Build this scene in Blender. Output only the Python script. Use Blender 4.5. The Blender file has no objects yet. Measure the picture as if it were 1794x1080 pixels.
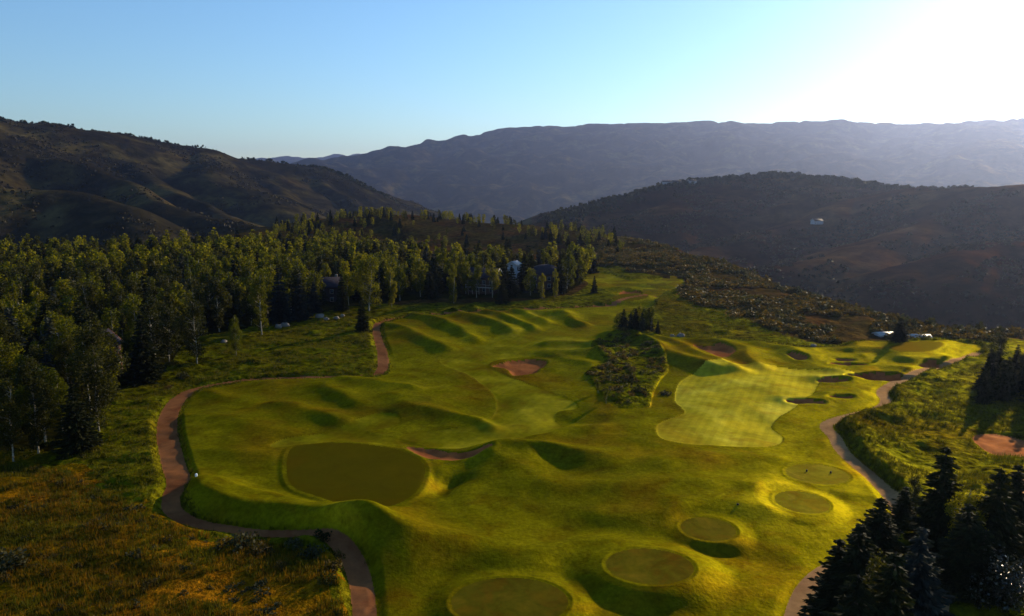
import bpy, math, random
import numpy as np
from mathutils import Vector

random.seed(7)
rng = np.random.default_rng(11)
R = math.radians
scene = bpy.context.scene
COL = scene.collection

# ------------------------------------------------------------------ camera
CAM_H = 42.0
FPX = 1300.0                      # focal length in photograph pixels (1794 wide)
PITCH = math.atan(220 / FPX)      # looking a little down
cam_d = bpy.data.cameras.new('camera')
cam = bpy.data.objects.new('camera', cam_d)
COL.objects.link(cam)
cam.location = (0, 0, CAM_H)
cam.rotation_euler = (math.pi / 2 - PITCH, 0, 0)
cam_d.sensor_width = 36.0
cam_d.lens = 36.0 * FPX / 1794.0
cam_d.clip_start = 1.0
cam_d.clip_end = 60000.0
scene.camera = cam

# ------------------------------------------------------------------ sky, sun, exposure
SUN_AZ = R(40.0)                  # to the right of the view direction
SUN_EL = R(16.0)
world = bpy.data.worlds.new('World')
scene.world = world
world.use_nodes = True
wn = world.node_tree
wn.nodes.clear()
w_out = wn.nodes.new('ShaderNodeOutputWorld')
w_bg = wn.nodes.new('ShaderNodeBackground')
w_sky = wn.nodes.new('ShaderNodeTexSky')
w_sky.sky_type = 'NISHITA'
w_sky.sun_disc = False
w_sky.sun_elevation = SUN_EL
w_sky.sun_rotation = SUN_AZ
w_sky.altitude = 2300
w_sky.air_density = 1.6
w_sky.dust_density = 1.0
w_sky.ozone_density = 5.5
w_bg.inputs['Strength'].default_value = 0.14
wn.links.new(w_sky.outputs[0], w_bg.inputs['Color'])
wn.links.new(w_bg.outputs[0], w_out.inputs['Surface'])

sun_d = bpy.data.lights.new('sun', 'SUN')
sun_d.energy = 5.0
sun_d.angle = R(0.5)
sun_d.color = (1.0, 0.82, 0.54)
sun = bpy.data.objects.new('sun', sun_d)
COL.objects.link(sun)
sun_dir = Vector((math.sin(SUN_AZ) * math.cos(SUN_EL), math.cos(SUN_AZ) * math.cos(SUN_EL), math.sin(SUN_EL)))
sun.rotation_euler = sun_dir.to_track_quat('Z', 'Y').to_euler()
sun.location = (200, 200, 300)

scene.view_settings.view_transform = 'Standard'
scene.view_settings.look = 'None'
scene.view_settings.exposure = 0.42
scene.view_settings.gamma = 1.0
scene.view_settings.use_curve_mapping = False
scene.render.engine = 'CYCLES'
scene.cycles.max_bounces = 6
scene.cycles.diffuse_bounces = 2
scene.cycles.glossy_bounces = 2
scene.cycles.transmission_bounces = 3
scene.cycles.volume_bounces = 0
scene.cycles.transparent_max_bounces = 6

# ------------------------------------------------------------------ helpers
def ray(px, py):
    a, b = (px - 897) / FPX, (py - 540) / FPX
    cp, sp = math.cos(PITCH), math.sin(PITCH)
    return a, cp - b * sp, -sp - b * cp          # world x, y, z (unnormalised)

def G(px, py, z=0.0):
    """point of the ground plan (metres) read off the photograph, ground at height z"""
    a, b, c = ray(px, py)
    t = (z - CAM_H) / c
    return (a * t, b * t)

def GD(px, py, d):
    """point at horizontal distance d"""
    a, b, c = ray(px, py)
    t = d / math.hypot(a, b)
    return (a * t, b * t, CAM_H + c * t)

def GL(pts):
    return [G(*p) for p in pts]

def smooth(pts, closed=False, n=6):
    P = [np.array(p, float) for p in pts]
    m = len(P)
    out = []
    rngk = range(m) if closed else range(m - 1)
    for i in rngk:
        if closed:
            p0, p1, p2, p3 = P[(i - 1) % m], P[i], P[(i + 1) % m], P[(i + 2) % m]
        else:
            p0, p1, p2, p3 = P[max(i - 1, 0)], P[i], P[i + 1], P[min(i + 2, m - 1)]
        for k in range(n):
            t = k / n
            out.append(0.5 * ((2 * p1) + (-p0 + p2) * t + (2 * p0 - 5 * p1 + 4 * p2 - p3) * t * t + (-p0 + 3 * p1 - 3 * p2 + p3) * t ** 3))
    if not closed:
        out.append(P[-1])
    return np.array(out)

def seg_dist(x, y, pts, vals=None):
    """distance to a polyline (and interpolated value along it)"""
    best = np.full(x.shape, 1e18)
    v = np.zeros(x.shape)
    for i in range(len(pts) - 1):
        ax, ay = pts[i][0], pts[i][1]
        bx, by = pts[i + 1][0], pts[i + 1][1]
        dx, dy = bx - ax, by - ay
        L2 = dx * dx + dy * dy + 1e-9
        t = np.clip(((x - ax) * dx + (y - ay) * dy) / L2, 0, 1)
        d2 = (x - ax - t * dx) ** 2 + (y - ay - t * dy) ** 2
        m = d2 < best
        best = np.where(m, d2, best)
        if vals is not None:
            v = np.where(m, vals[i] * (1 - t) + vals[i + 1] * t, v)
    d = np.sqrt(best)
    return (d, v) if vals is not None else d

def roof(x, y, pts, k, edge):
    """height of a ridge: the highest of its segments, each falling away at slope k"""
    best = np.full(x.shape, -1e9); dm = np.full(x.shape, 1e9)
    for i in range(len(pts) - 1):
        (ax, ay, az), (bx, by, bz) = pts[i], pts[i + 1]
        dx, dy = bx - ax, by - ay
        t = np.clip(((x - ax) * dx + (y - ay) * dy) / (dx * dx + dy * dy + 1e-9), 0, 1)
        d = np.sqrt((x - ax - t * dx) ** 2 + (y - ay - t * dy) ** 2)
        h = az + (bz - az) * t - k * (np.sqrt(d * d + edge * edge) - edge)
        best = np.maximum(best, h); dm = np.minimum(dm, d)
    return best, dm

def inside(x, y, poly):
    c = np.zeros(x.shape, bool)
    n = len(poly)
    for i in range(n):
        x1, y1 = poly[i][0], poly[i][1]
        x2, y2 = poly[(i + 1) % n][0], poly[(i + 1) % n][1]
        if y1 == y2:
            continue
        m = ((y1 > y) != (y2 > y)) & (x < (x2 - x1) * (y - y1) / (y2 - y1) + x1)
        c ^= m
    return c

def sdf(x, y, poly, reach=40.0):
    """signed distance to a closed polygon, negative inside; only exact within `reach`"""
    poly = np.asarray(poly)
    x0, y0 = poly.min(0)[:2] - reach
    x1, y1 = poly.max(0)[:2] + reach
    out = np.full(x.shape, reach)
    m = (x > x0) & (x < x1) & (y > y0) & (y < y1)
    if m.any():
        xs, ys = x[m], y[m]
        d = seg_dist(xs, ys, np.vstack([poly, poly[:1]]))
        out[m] = np.minimum(np.where(inside(xs, ys, poly), -d, d), reach)
    return out

def sstep(a, b, v):
    t = np.clip((v - a) / (b - a), 0, 1)
    return t * t * (3 - 2 * t)

_perm = np.random.default_rng(5).random((256, 256))
def vnoise(x, y):
    xi, yi = np.floor(x).astype(np.int64), np.floor(y).astype(np.int64)
    fx, fy = x - xi, y - yi
    fx, fy = fx * fx * fx * (fx * (fx * 6 - 15) + 10), fy * fy * fy * (fy * (fy * 6 - 15) + 10)
    a = _perm[xi & 255, yi & 255]; b = _perm[(xi + 1) & 255, yi & 255]
    c = _perm[xi & 255, (yi + 1) & 255]; d = _perm[(xi + 1) & 255, (yi + 1) & 255]
    return (a * (1 - fx) + b * fx) * (1 - fy) + (c * (1 - fx) + d * fx) * fy - 0.5
def fbm(x, y, o=4, ridged=False):
    s = np.zeros(np.shape(x)); amp = 1.0
    for k in range(o):
        n = vnoise(x * 2 ** k + 17.3 * k, y * 2 ** k + 9.1 * k)
        s = s + amp * ((0.25 - np.abs(n)) * 2 if ridged else n * 2)
        amp *= 0.5
    return s

# ------------------------------------------------------------------ ground plan of the course
PLATEAU = [(-900, -400), (-800, 330), (-420, 440), (-180, 560), (-140, 680), (-20, 740), (40, 640)] + \
          [G(1092, 428), G(1180, 453), G(1260, 470), G(1340, 492), G(1420, 516), G(1500, 540), G(1580, 562), G(1660, 578), G(1760, 578),
           (280, 205), (420, 230), (700, 200), (900, -400)]
PLATEAU = np.array(PLATEAU)

course = smooth(GL([(665, 1110), (655, 1060), (640, 1000), (612, 960), (540, 937), (440, 927), (365, 915), (330, 895), (322, 870), (338, 850), (332, 825), (318, 780),
    (312, 740), (322, 708), (352, 684), (440, 668), (560, 662), (672, 659), (680, 620), (670, 588), (674, 570), (722, 557), (800, 550), (950, 543),
    (1040, 539), (1078, 528), (1068, 512), (1030, 496), (1022, 482), (1060, 478), (1110, 490), (1190, 488), (1196, 500), (1165, 514), (1150, 528), (1142, 540),
    (1090, 548), (1078, 566), (1086, 586), (1180, 596), (1250, 600), (1330, 604), (1430, 608), (1500, 604), (1620, 603), (1712, 606), (1716, 618), (1680, 636),
    (1630, 652), (1575, 672), (1556, 684), (1564, 700), (1552, 716), (1505, 728), (1468, 738), (1470, 750), (1486, 770), (1500, 794), (1535, 826),
    (1558, 850), (1566, 890), (1530, 950), (1470, 985), (1455, 1005), (1430, 1050), (1415, 1110)]), True, 4)
island = smooth(GL([(1036, 612), (1042, 604), (1064, 592), (1100, 590), (1140, 600), (1164, 624), (1170, 648), (1160, 660), (1145, 684), (1139, 708), (1132, 712), (1085, 714), (1070, 708), (1048, 686), (1030, 660), (1024, 654), (1050, 640), (1058, 634)]), True, 2)
_lp = [(1150, 520, 1.0), (1100, 528, 1.2), (1068, 536, 1.2), (960, 541, 1.1), (860, 546, 1.1), (790, 549, 1.1), (722, 554, 1.1), (678, 563, 1.2), (660, 574, 1.2), (663, 596, 1.25), (671, 622, 1.4), (667, 650, 1.3), (640, 658, .9), (560, 660, .8),
    (440, 665, .85), (355, 677, 1.2), (318, 694, 1.6), (298, 722, 1.75), (293, 760, 1.8), (303, 810, 1.8), (313, 845, 1.75), (302, 872, 1.4), (304, 898, 1.2), (345, 918, 1.0), (420, 930, .9), (520, 939, .95), (580, 950, 1.2), (614, 978, 1.4), (634, 1030, 1.35), (640, 1110, 1.3)]
left_path = smooth([(*G(a, b), w) for a, b, w in _lp], False, 6)
right_path = smooth(GL([(1712, 618), (1680, 630), (1620, 648), (1562, 672), (1546, 686), (1553, 702), (1535, 716), (1490, 726), (1456, 736), (1448, 746), (1462, 762), (1474, 784), (1496, 806),
    (1532, 838), (1560, 868), (1580, 910), (1545, 950), (1470, 985), (1436, 1005), (1408, 1040), (1385, 1110)]), False, 6)
far_path = smooth(GL([(1640, 1090), (1665, 1010), (1730, 930), (1800, 860), (1850, 830)]), False, 6)
turn_disc = (1786, 788, 60, 29)

fairways = {
 'long fairway': [(1215, 655), (1262, 640), (1340, 640), (1440, 648), (1500, 660), (1440, 668), (1425, 690), (1398, 710), (1362, 730), (1352, 745), (1372, 765),
                  (1345, 780), (1240, 781), (1165, 774), (1150, 755), (1158, 738), (1200, 722), (1182, 700), (1190, 672)],
 'winding fairway': [(700, 776), (800, 786), (880, 772), (960, 762), (985, 742), (972, 728), (978, 718), (1010, 706), (900, 660), (858, 640), (872, 628), (940, 622),
                  (1020, 622), (1052, 612), (1050, 590), (1010, 578), (900, 582), (860, 596), (800, 612), (770, 632), (830, 660), (870, 700), (850, 740), (790, 752), (720, 756)],
 'tongue fairway': [(474, 786), (500, 770), (590, 752), (628, 736), (660, 726), (692, 728), (702, 738), (680, 748), (640, 756), (700, 768), (745, 784), (700, 780), (620, 776), (540, 782)],
 'far fairway': [(1090, 500), (1140, 494), (1185, 492), (1185, 497), (1140, 503)],
 'middle far fairway': [(1040, 484), (1080, 484), (1150, 505), (1172, 513), (1120, 512), (1060, 494)],
}
greens = {
 'broad putting green beside the brick coloured path bend': [(505, 800), (520, 786), (580, 780), (640, 783), (700, 793), (738, 812), (744, 835), (730, 862), (700, 882), (655, 894), (610, 889), (560, 872), (515, 856), (502, 830)],
 'pale far putting green near the right hand valley edge': [(1556, 617), (1590, 608), (1640, 607), (1652, 613), (1630, 624), (1580, 626)],
 'small raised putting green above the conifer clump': [(1074, 526), (1100, 521), (1132, 522), (1134, 528), (1110, 533), (1078, 533)],
}
tees = [  # px, py, half width, half height, metres raised, label
 (893, 1064, 102, 44, 0.5, 'largest tee box, cut off by the bottom of the view'),
 (1138, 1007, 76, 32, 0.95, 'round tee box on a steep mound with a black shaded bank'),
 (1241, 932, 47, 21, 0.35, 'round tee box between the steep mound and the twin small discs'),
 (1405, 886, 45, 20, 0.45, 'small round tee box with a worn yellow middle'),
 (1432, 836, 53, 18, 0.4, 'pale oval tee box with two dark markers'),
 (1173, 493, 15, 2.0, 0.6, 'highest of three pale slivers of tee at the far end of the course'),
 (1152, 501, 22, 2.0, 0.6, 'middle of three pale slivers of tee at the far end of the course'),
 (1146, 512, 21, 2.6, 0.7, 'lowest of three pale slivers of tee at the far end of the course'),
]
bunkers = [  # polygon, depth, label
 ([(712, 783), (760, 785), (800, 793), (858, 794), (862, 798), (830, 804), (760, 806), (735, 800)], 0.55, 'long red sand bunker above the dark hollow'),
 ([(866, 640), (900, 630), (935, 627), (962, 632), (950, 642), (935, 652), (900, 654), (885, 644)], 1.1, 'pink sand bunker on the winding fairway shoulder'),
 ([(1214, 607), (1240, 610), (1262, 608), (1284, 617), (1284, 626), (1262, 629), (1238, 620)], 0.7, 'red sand bunker behind the long fairway'),
 ([(1378, 619), (1395, 621), (1414, 631), (1408, 635), (1390, 632)], 1.5, 'narrow dark bunker right of the red one'),
 ([(1458, 628), (1490, 627), (1502, 631), (1478, 633)], 1.2, 'upper of two thin dark bunkers'),
 ([(1453, 636), (1480, 634), (1520, 633), (1512, 640), (1490, 641), (1470, 638)], 1.3, 'lower of two thin dark bunkers'),
 ([(1605, 641), (1625, 632), (1655, 633), (1672, 640), (1650, 645), (1615, 645)], 1.8, 'rounded bunker by the far right path'),
 ([(1482, 664), (1510, 656), (1560, 653), (1598, 657), (1600, 663), (1570, 667), (1510, 667)], 1.9, 'widest bunker with a pale lower lip'),
 ([(1436, 669), (1450, 664), (1485, 666), (1490, 671), (1460, 673)], 1.3, 'flat bunker left of the widest one'),
 ([(1447, 697), (1470, 693), (1495, 697), (1480, 701), (1455, 701)], 1.2, 'little bunker above the right fairway edge'),
 ([(1380, 706), (1400, 701), (1438, 703), (1440, 708), (1400, 709)], 1.1, 'little bunker touching the right fairway edge'),
 ([(1082, 518), (1092, 511), (1118, 512), (1124, 518), (1100, 521)], 1.2, 'brown bunker above the small raised green'),
]
def thin(pl):
    c = sum(p[1] for p in pl) / len(pl); a = sum(p[0] for p in pl) / len(pl)
    if c > 720 or a < 1300: return pl
    return [(a + (x - a) * 1.08, c + (y - c) * 0.62) for x, y in pl]
bunkers = [(thin(a), b * 0.85, c) for a, b, c in bunkers]
# swells: crest line in the ground plan, height in metres, half width in metres (negative: hollow)
swells = [
 ([(655, 570), (700, 582), (784, 614)], 1.7, 3.2), ([(734, 556), (773, 568), (834, 596)], 1.9, 2.8),
 ([(798, 547), (840, 562), (888, 583)], 2.0, 2.8), ([(823, 541), (873, 556), (932, 580)], 1.8, 2.6),
 ([(907, 547), (957, 570)], 1.8, 2.6), ([(940, 550), (987, 552), (1020, 570)], 2.0, 3.0),
 ([(601, 668), (660, 676), (721, 687)], 1.3, 3.0), ([(560, 678), (591, 690), (634, 713)], 1.2, 2.8),
 ([(490, 712), (540, 724), (594, 740)], 1.3, 2.8), ([(370, 688), (430, 698)], 0.9, 3.0), ([(675, 702), (758, 710)], 0.8, 2.5),
 ([(715, 718), (780, 730), (852, 747)], 1.3, 2.6), ([(340, 735), (420, 742), (500, 760)], 0.7, 3.0), ([(320, 796), (400, 796), (470, 802)], 0.6, 2.5),
 ([(347, 866), (450, 872), (560, 897), (640, 903), (700, 900)], 1.7, 3.0), ([(352, 884), (440, 903), (560, 918), (640, 942)], 2.9, 3.2), ([(640, 938), (690, 960)], 2.2, 4.5),
 ([(640, 920), (700, 935), (760, 950)], 1.8, 6.0), ([(890, 786), (960, 790), (1030, 806)], 1.6, 3.6),
 ([(860, 800), (900, 815), (960, 850)], 1.4, 4.0), ([(815, 832), (790, 841), (775, 850)], -2.4, 2.7), ([(740, 812), (780, 822), (840, 830)], 0.9, 2.4),
 ([(880, 792), (960, 790), (1060, 810)], 0.8, 3.0), ([(980, 730), (1040, 735)], -1.0, 3.0), ([(940, 765), (1000, 752), (1060, 745)], 0.9, 2.0),
 ([(1050, 850), (1200, 848), (1330, 862)], 1.0, 3.4), ([(1180, 880), (1260, 885), (1340, 900)], 0.9, 3.0), ([(1150, 812), (1280, 805), (1370, 812)], 0.8, 3.0),
 ([(880, 980), (960, 965), (1060, 965)], 1.3, 4.0), ([(1050, 905), (1130, 900), (1190, 905)], 0.9, 3.0), ([(700, 1000), (760, 985)], 0.7, 4.0),
 ([(1260, 960), (1330, 985)], -0.8, 3.5), ([(1480, 868), (1560, 880)], 0.6, 2.0),
 ([(1040, 618), (1090, 612), (1050, 604)], 1.0, 2.0), ([(960, 604), (1000, 602), (1038, 604)], 1.6, 3.0), ([(960, 616), (1030, 620), (1062, 632)], 1.7, 3.2),
 ([(980, 622), (1030, 640), (1056, 668), (1074, 696)], 0.9, 2.4), ([(1072, 590), (1110, 592), (1170, 620), (1240, 648)], 2.4, 3.2),
 ([(1140, 590), (1185, 604), (1240, 630), (1280, 648)], 2.0, 3.4), ([(1200, 598), (1260, 604), (1310, 618), (1330, 640)], 1.6, 3.4),
 ([(1300, 603), (1370, 612), (1420, 628)], 1.5, 3.4), ([(1420, 615), (1500, 612), (1560, 618)], 1.4, 3.0), ([(1440, 624), (1520, 625)], 0.9, 2.4),
 ([(1500, 605), (1570, 604), (1660, 604)], 1.5, 3.2), ([(1590, 632), (1640, 629), (1690, 634)], 1.5, 2.8), ([(1470, 652), (1540, 648), (1620, 652)], 1.7, 3.0),
 ([(1420, 661), (1480, 661)], 0.9, 2.4), ([(1440, 690), (1500, 690)], 0.9, 2.2), ([(1370, 700), (1440, 699)], 0.8, 2.0),
 ([(1070, 530), (1105, 527), (1145, 532)], 1.8, 5.0), ([(1080, 506), (1130, 508)], 1.6, 4.0), ([(1100, 497), (1180, 498)], 1.2, 4.0),
 ([(1130, 486), (1200, 487)], 1.2, 4.0),
]
print('plan ready')

def ell_sd(x, y, e):
    """approximate signed distance to an ellipse drawn in the plan"""
    cx, cy = G(e[0], e[1])
    lx, _ = G(e[0] - e[2], e[1]); rx, _ = G(e[0] + e[2], e[1])
    _, ny = G(e[0], e[1] + e[3]); _, fy = G(e[0], e[1] - e[3])
    a, b = (rx - lx) / 2, (fy - ny) / 2
    cy = (ny + fy) / 2
    q = np.sqrt(((x - cx) / a) ** 2 + ((y - cy) / b) ** 2)
    return (q - 1) * min(a, b) * 0.5 + (q - 1) * max(a, b) * 0.5 , cx, cy, a, b

# ridges of the hills: (photo x, photo y, distance) for each crest point, and the fall of the flanks
def ridge(pts):
    k = 1.35 if pts[0][2] >= 3500 or pts[-1][2] >= 3100 else 1.0
    return [GD(p[0], p[1], p[2] * k) for p in pts]
hill_ridges = [
 (ridge([(-500, 175, 1500), (-200, 192, 1550), (0, 212, 1650), (100, 222, 1700), (210, 236, 1750), (330, 256, 1800), (400, 276, 1850), (480, 284, 1900), (540, 292, 1900), (590, 318, 1880), (640, 342, 1840), (700, 370, 1800), (760, 392, 1760)]), .40),
 (ridge([(-300, 268, 1150), (0, 274, 1350), (60, 280, 1330), (140, 288, 1280), (190, 312, 1200), (240, 330, 1130), (290, 352, 1050), (340, 376, 980), (400, 396, 900)]), .58),
 (ridge([(-200, 322, 1000), (0, 330, 1020), (100, 336, 1020), (150, 342, 1000), (190, 366, 930), (215, 400, 850), (235, 430, 800)]), .60),
 (ridge([(330, 256, 1800), (345, 285, 1600), (370, 302, 1500), (440, 336, 1380), (490, 368, 1280), (540, 392, 1200)]), .58),
 (ridge([(400, 276, 1850), (420, 300, 1700), (460, 325, 1580), (515, 360, 1470), (580, 384, 1380)]), .58),
 (ridge([(540, 292, 1900), (570, 318, 1780), (610, 340, 1700), (660, 366, 1600), (700, 388, 1500)]), .58),
 (ridge([(200, 260, 1700), (240, 290, 1520), (300, 322, 1400), (350, 345, 1300), (400, 372, 1200)]), .60),
 # middle hill on the right
 (ridge([(940, 396, 1100), (1000, 376, 1180), (1060, 351, 1260), (1150, 326, 1340), (1230, 312, 1380), (1350, 305, 1400), (1430, 312, 1380), (1500, 322, 1350), (1560, 331, 1320), (1650, 331, 1260), (1794, 325, 1180), (2100, 312, 1100)]), .38),
 (ridge([(1560, 331, 1320), (1500, 368, 1180), (1400, 400, 1080), (1280, 430, 980), (1180, 448, 900)]), .34),
 (ridge([(1794, 345, 1100), (1700, 390, 1000), (1560, 426, 900), (1440, 452, 830), (1360, 474, 780), (1300, 496, 740)]), .36),
 (ridge([(2000, 400, 900), (1794, 430, 820), (1680, 450, 760), (1560, 490, 700), (1480, 520, 660)]), .36),
 (ridge([(1230, 312, 1380), (1180, 350, 1240), (1110, 390, 1120), (1060, 420, 1020)]), .36),
 # far ridge
 (ridge([(470, 306, 3500), (550, 292, 3800), (600, 276, 4200), (650, 268, 4400), (730, 258, 4600), (800, 245, 4800), (850, 234, 4900), (890, 224, 5000), (1000, 219, 5000), (1100, 218, 5000), (1200, 214, 5000), (1280, 211, 5000), (1350, 216, 5000),
         (1450, 213, 5000), (1600, 218, 5000), (1700, 210, 5000), (1794, 206, 5000), (2100, 200, 5000), (2700, 195, 4800)]), .27),
 (ridge([(890, 224, 5000), (840, 270, 4300), (780, 320, 3700), (700, 352, 3300)]), .30),
 (ridge([(1200, 214, 5000), (1130, 260, 4300), (1080, 310, 3700), (1020, 350, 3300)]), .30),
 (ridge([(1000, 219, 5000), (960, 270, 4200), (930, 330, 3500), (900, 360, 3200)]), .30),
 (ridge([(1500, 216, 5000), (1450, 260, 4200), (1380, 290, 3600)]), .30),
 (ridge([(1794, 206, 5000), (1720, 250, 4200), (1650, 300, 3500)]), .30),
 # palest peaks at the end of the valley
 (ridge([(200, 290, 8800), (400, 282, 8800), (440, 276, 8800), (478, 277, 8800), (500, 273, 8800), (530, 277, 8800), (560, 275, 8800), (590, 270, 8800), (615, 273, 8800), (680, 264, 8800), (760, 258, 8800), (900, 262, 8800)]), .2),
]
back_ridge = ridge([(430, 415, 500), (500, 405, 540), (560, 396, 570), (620, 380, 600), (700, 374, 610), (760, 380, 600), (830, 390, 580), (900, 396, 560), (980, 402, 530), (1050, 414, 500), (1110, 434, 440), (1180, 456, 380)])

def height_base(x, y):
    r = np.hypot(x, y)
    far = r > 480
    z = np.zeros(x.shape)
    # plateau edge and valley floor
    inn = inside(x, y, PLATEAU)
    de = seg_dist(x, y, np.vstack([PLATEAU, PLATEAU[:1]]))
    wob = fbm(x / 60, y / 60, 3) * 6
    drop = np.where(inn, 0, de)
    drop = np.maximum(drop + wob * sstep(0, 30, drop), 0)
    z = -240 * (1 - np.exp(-drop * 0.62 / 240.0)) * 1.05
    z = np.where(inn, -1.5 * sstep(14, 0, de), -1.5 + z)
    # low wooded rise behind the houses
    v = [p[2] for p in back_ridge]
    d, zr = seg_dist(x, y, back_ridge, v)
    z = np.maximum(z, np.where(d < 400, zr - 0.13 * np.sqrt(d * d + 120) + 1.3 + fbm(x / 40, y / 40, 3) * 1.6 - 0.75 * np.maximum(drop - 8 - 70 * sstep(-40, -130, x), 0), -500))
    # hills
    m = r > 500
    if m.any():
        xs, ys = x[m], y[m]
        wx = xs + fbm(xs / 260 + 3, ys / 260, 3) * 40
        wy = ys + fbm(xs / 260, ys / 260 + 7, 3) * 40
        zz = z[m]
        for pts, k in hill_ridges:
            dist = math.hypot(pts[0][0], pts[0][1])
            sc = 4.2 if dist > 3000 else 1.0
            h, d = roof(xs + (wx - xs) * sc, ys + (wy - ys) * sc, pts, k, 20 * sc)
            n = fbm(xs / (150 * sc), ys / (150 * sc), 5, True) * (9 if sc == 1 else 17) * sstep(10, 160 * sc, d)
            n = n + fbm(xs / (45 * sc), ys / (45 * sc), 3) * (2.0 if sc == 1 else 1.5)
            h = h + n
            rn = 660 if dist < 3000 else 2600
            zz = np.maximum(zz, h - np.maximum(rn - np.hypot(xs, ys), 0) * 0.55)
        z = z.copy(); z[m] = zz
    z = z + fbm(x / 90, y / 90, 3) * 1.6 * sstep(420, 700, r)
    return z

def height(x, y):
    """full ground height, and the zone signed distances the surface cover is cut by"""
    x = np.asarray(x, float); y = np.asarray(y, float)
    z = height_base(x, y)
    near = (np.hypot(x, y) < 520)
    sd = {}
    cs = sdf(x, y, course, 30.0)
    isl = sdf(x, y, island, 12.0)
    sd['course'] = np.maximum(cs, -isl)
    lp = np.full(x.shape, 30.0); rp = np.full(x.shape, 30.0)
    n_ = near
    lp[n_], lww = seg_dist(x[n_], y[n_], left_path, left_path[:, 2])
    lp[n_] += 1.62 - lww * 0.9
    rp[n_] = np.minimum(seg_dist(x[n_], y[n_], right_path), seg_dist(x[n_], y[n_], far_path) + 0.2)
    lw = 1.62
    sd['path'] = np.minimum(lp - lw, rp - 1.1)
    td = ell_sd(x, y, turn_disc)[0]
    sd['path'] = np.minimum(sd['path'], td)
    # gentle roll of the whole course and lumpier native ground
    f = np.zeros(x.shape)
    xs, ys = x[n_], y[n_]
    roll = fbm(xs / 24, ys / 24, 2) * 0.5 + fbm(xs / 9 + 5, ys / 9, 3) * 0.20
    nat = sstep(-0.3, 0.5, sd['course'][n_])
    roll = roll + nat * (fbm(xs / 5, ys / 3.2, 3) * 0.34 + 0.35)
    fn = roll.copy()
    for pts, amp, sg in swells:
        P = np.array([G(*p) for p in pts])
        x0, y0 = P.min(0) - 4 * sg - 2; x1, y1 = P.max(0) + 4 * sg + 2
        m = (xs > x0) & (xs < x1) & (ys > y0) & (ys < y1)
        if not m.any():
            continue
        wx = xs[m] + fbm(xs[m] / 11, ys[m] / 11, 2) * 1.4
        wy = ys[m] + fbm(xs[m] / 11 + 40, ys[m] / 11, 2) * 1.4
        d = seg_dist(wx, wy, P)
        fn[m] += amp * 0.76 * (0.65 * np.exp(-(d / (sg * 1.05)) ** 2) + 0.35 * np.exp(-np.sqrt(d * d + 0.25) / (sg * 0.75)))
    f[n_] = fn
    # path lies level and a little sunk
    k = sstep(1.3, -0.1, sd['path'])
    f = f * (1 - k) + (-0.25 + f * 0.35) * k
    # bank above the right path
    bank = sstep(0.2, 1.4, cs) * (x > 25) * sstep(9, 4, rp) * (y > 60) * (y < 150)
    f = f + bank * 1.1
    # tees
    sd['tee'] = []
    for e in tees:
        s, cx, cy, a, b = ell_sd(x, y, e)
        rise = e[4]
        k = sstep(1.6 + rise * 3.2, 0.25, s)
        f = f * (1 - k) + (rise + float(0)) * k
        f = f + 0.05 * np.exp(-((s - 0.45) / 0.22) ** 2)
        sd['tee'].append(s)
    sd['green'] = []
    for nme, pl in greens.items():
        s = sdf(x, y, smooth(GL(pl), True, 4), 10.0)
        k = sstep(4.2, -0.6, s)
        lvl = 0.2 if 'broad' in nme else 1.3
        sl = -0.035 * (y - G(620, 840)[1]) - 0.012 * (x - G(620, 840)[0]) if 'broad' in nme else 0
        f = f * (1 - k) + (lvl - sl * 0) * k + (np.clip(sl, -1, 1) * -1.0) * k * 0
        f = f + (0.018 * (y - G(620, 840)[1])) * k * (1 if 'broad' in nme else 0)
        f = f + 0.07 * np.exp(-((s - 0.6) / 0.35) ** 2) - 0.06 * np.exp(-((s - 1.4) / 0.5) ** 2)
        sd['green'].append(s)
    sd['bunker'] = []
    for pl, dep, _ in bunkers:
        s = sdf(x, y, smooth(GL(pl), True, 4), 8.0)
        s = s + fbm(x / 4, y / 4, 3) * 0.5 + 0.45
        f = f - dep * 0.8 * sstep(0.9, -1.2, s) + 0.12 * np.exp(-((s - 0.9) / 0.9) ** 2)
        sd['bunker'].append(s)
    sd['fairway'] = []
    for nme, pl in fairways.items():
        s = sdf(x, y, smooth(GL(pl), True, 4), 8.0)
        f = f - 0.10 * sstep(0.3, -0.3, s)
        sd['fairway'].append(s)
    fade = sstep(520, 440, np.hypot(x, y))
    return z + f * fade, sd

def H(x, y):
    return float(height(np.array([x]), np.array([y]))[0][0])

# ------------------------------------------------------------------ materials
def new_mat(name):
    m = bpy.data.materials.new(name)
    m.use_nodes = True
    nt = m.node_tree
    return m, nt, nt.nodes['Principled BSDF']

def noise_node(nt, scale, detail=4, coord=None, rough=0.6, distort=0.0, stretch=None):
    n = nt.nodes.new('ShaderNodeTexNoise')
    n.inputs['Scale'].default_value = scale
    n.inputs['Detail'].default_value = detail
    n.inputs['Roughness'].default_value = rough
    n.inputs['Distortion'].default_value = distort
    src = coord
    if stretch is not None:
        mp = nt.nodes.new('ShaderNodeMapping')
        mp.inputs['Scale'].default_value = stretch
        if len(stretch) == 3:
            nt.links.new(coord, mp.inputs['Vector'])
        src = mp.outputs[0]
    nt.links.new(src, n.inputs['Vector'])
    return n

def ramp(nt, fac, stops):
    r = nt.nodes.new('ShaderNodeValToRGB')
    el = r.color_ramp.elements
    el[0].position, el[0].color = stops[0][0], (*stops[0][1], 1)
    el[1].position, el[1].color = stops[-1][0], (*stops[-1][1], 1)
    for p, c in stops[1:-1]:
        e = el.new(p); e.color = (*c, 1)
    nt.links.new(fac, r.inputs['Fac'])
    return r

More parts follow.
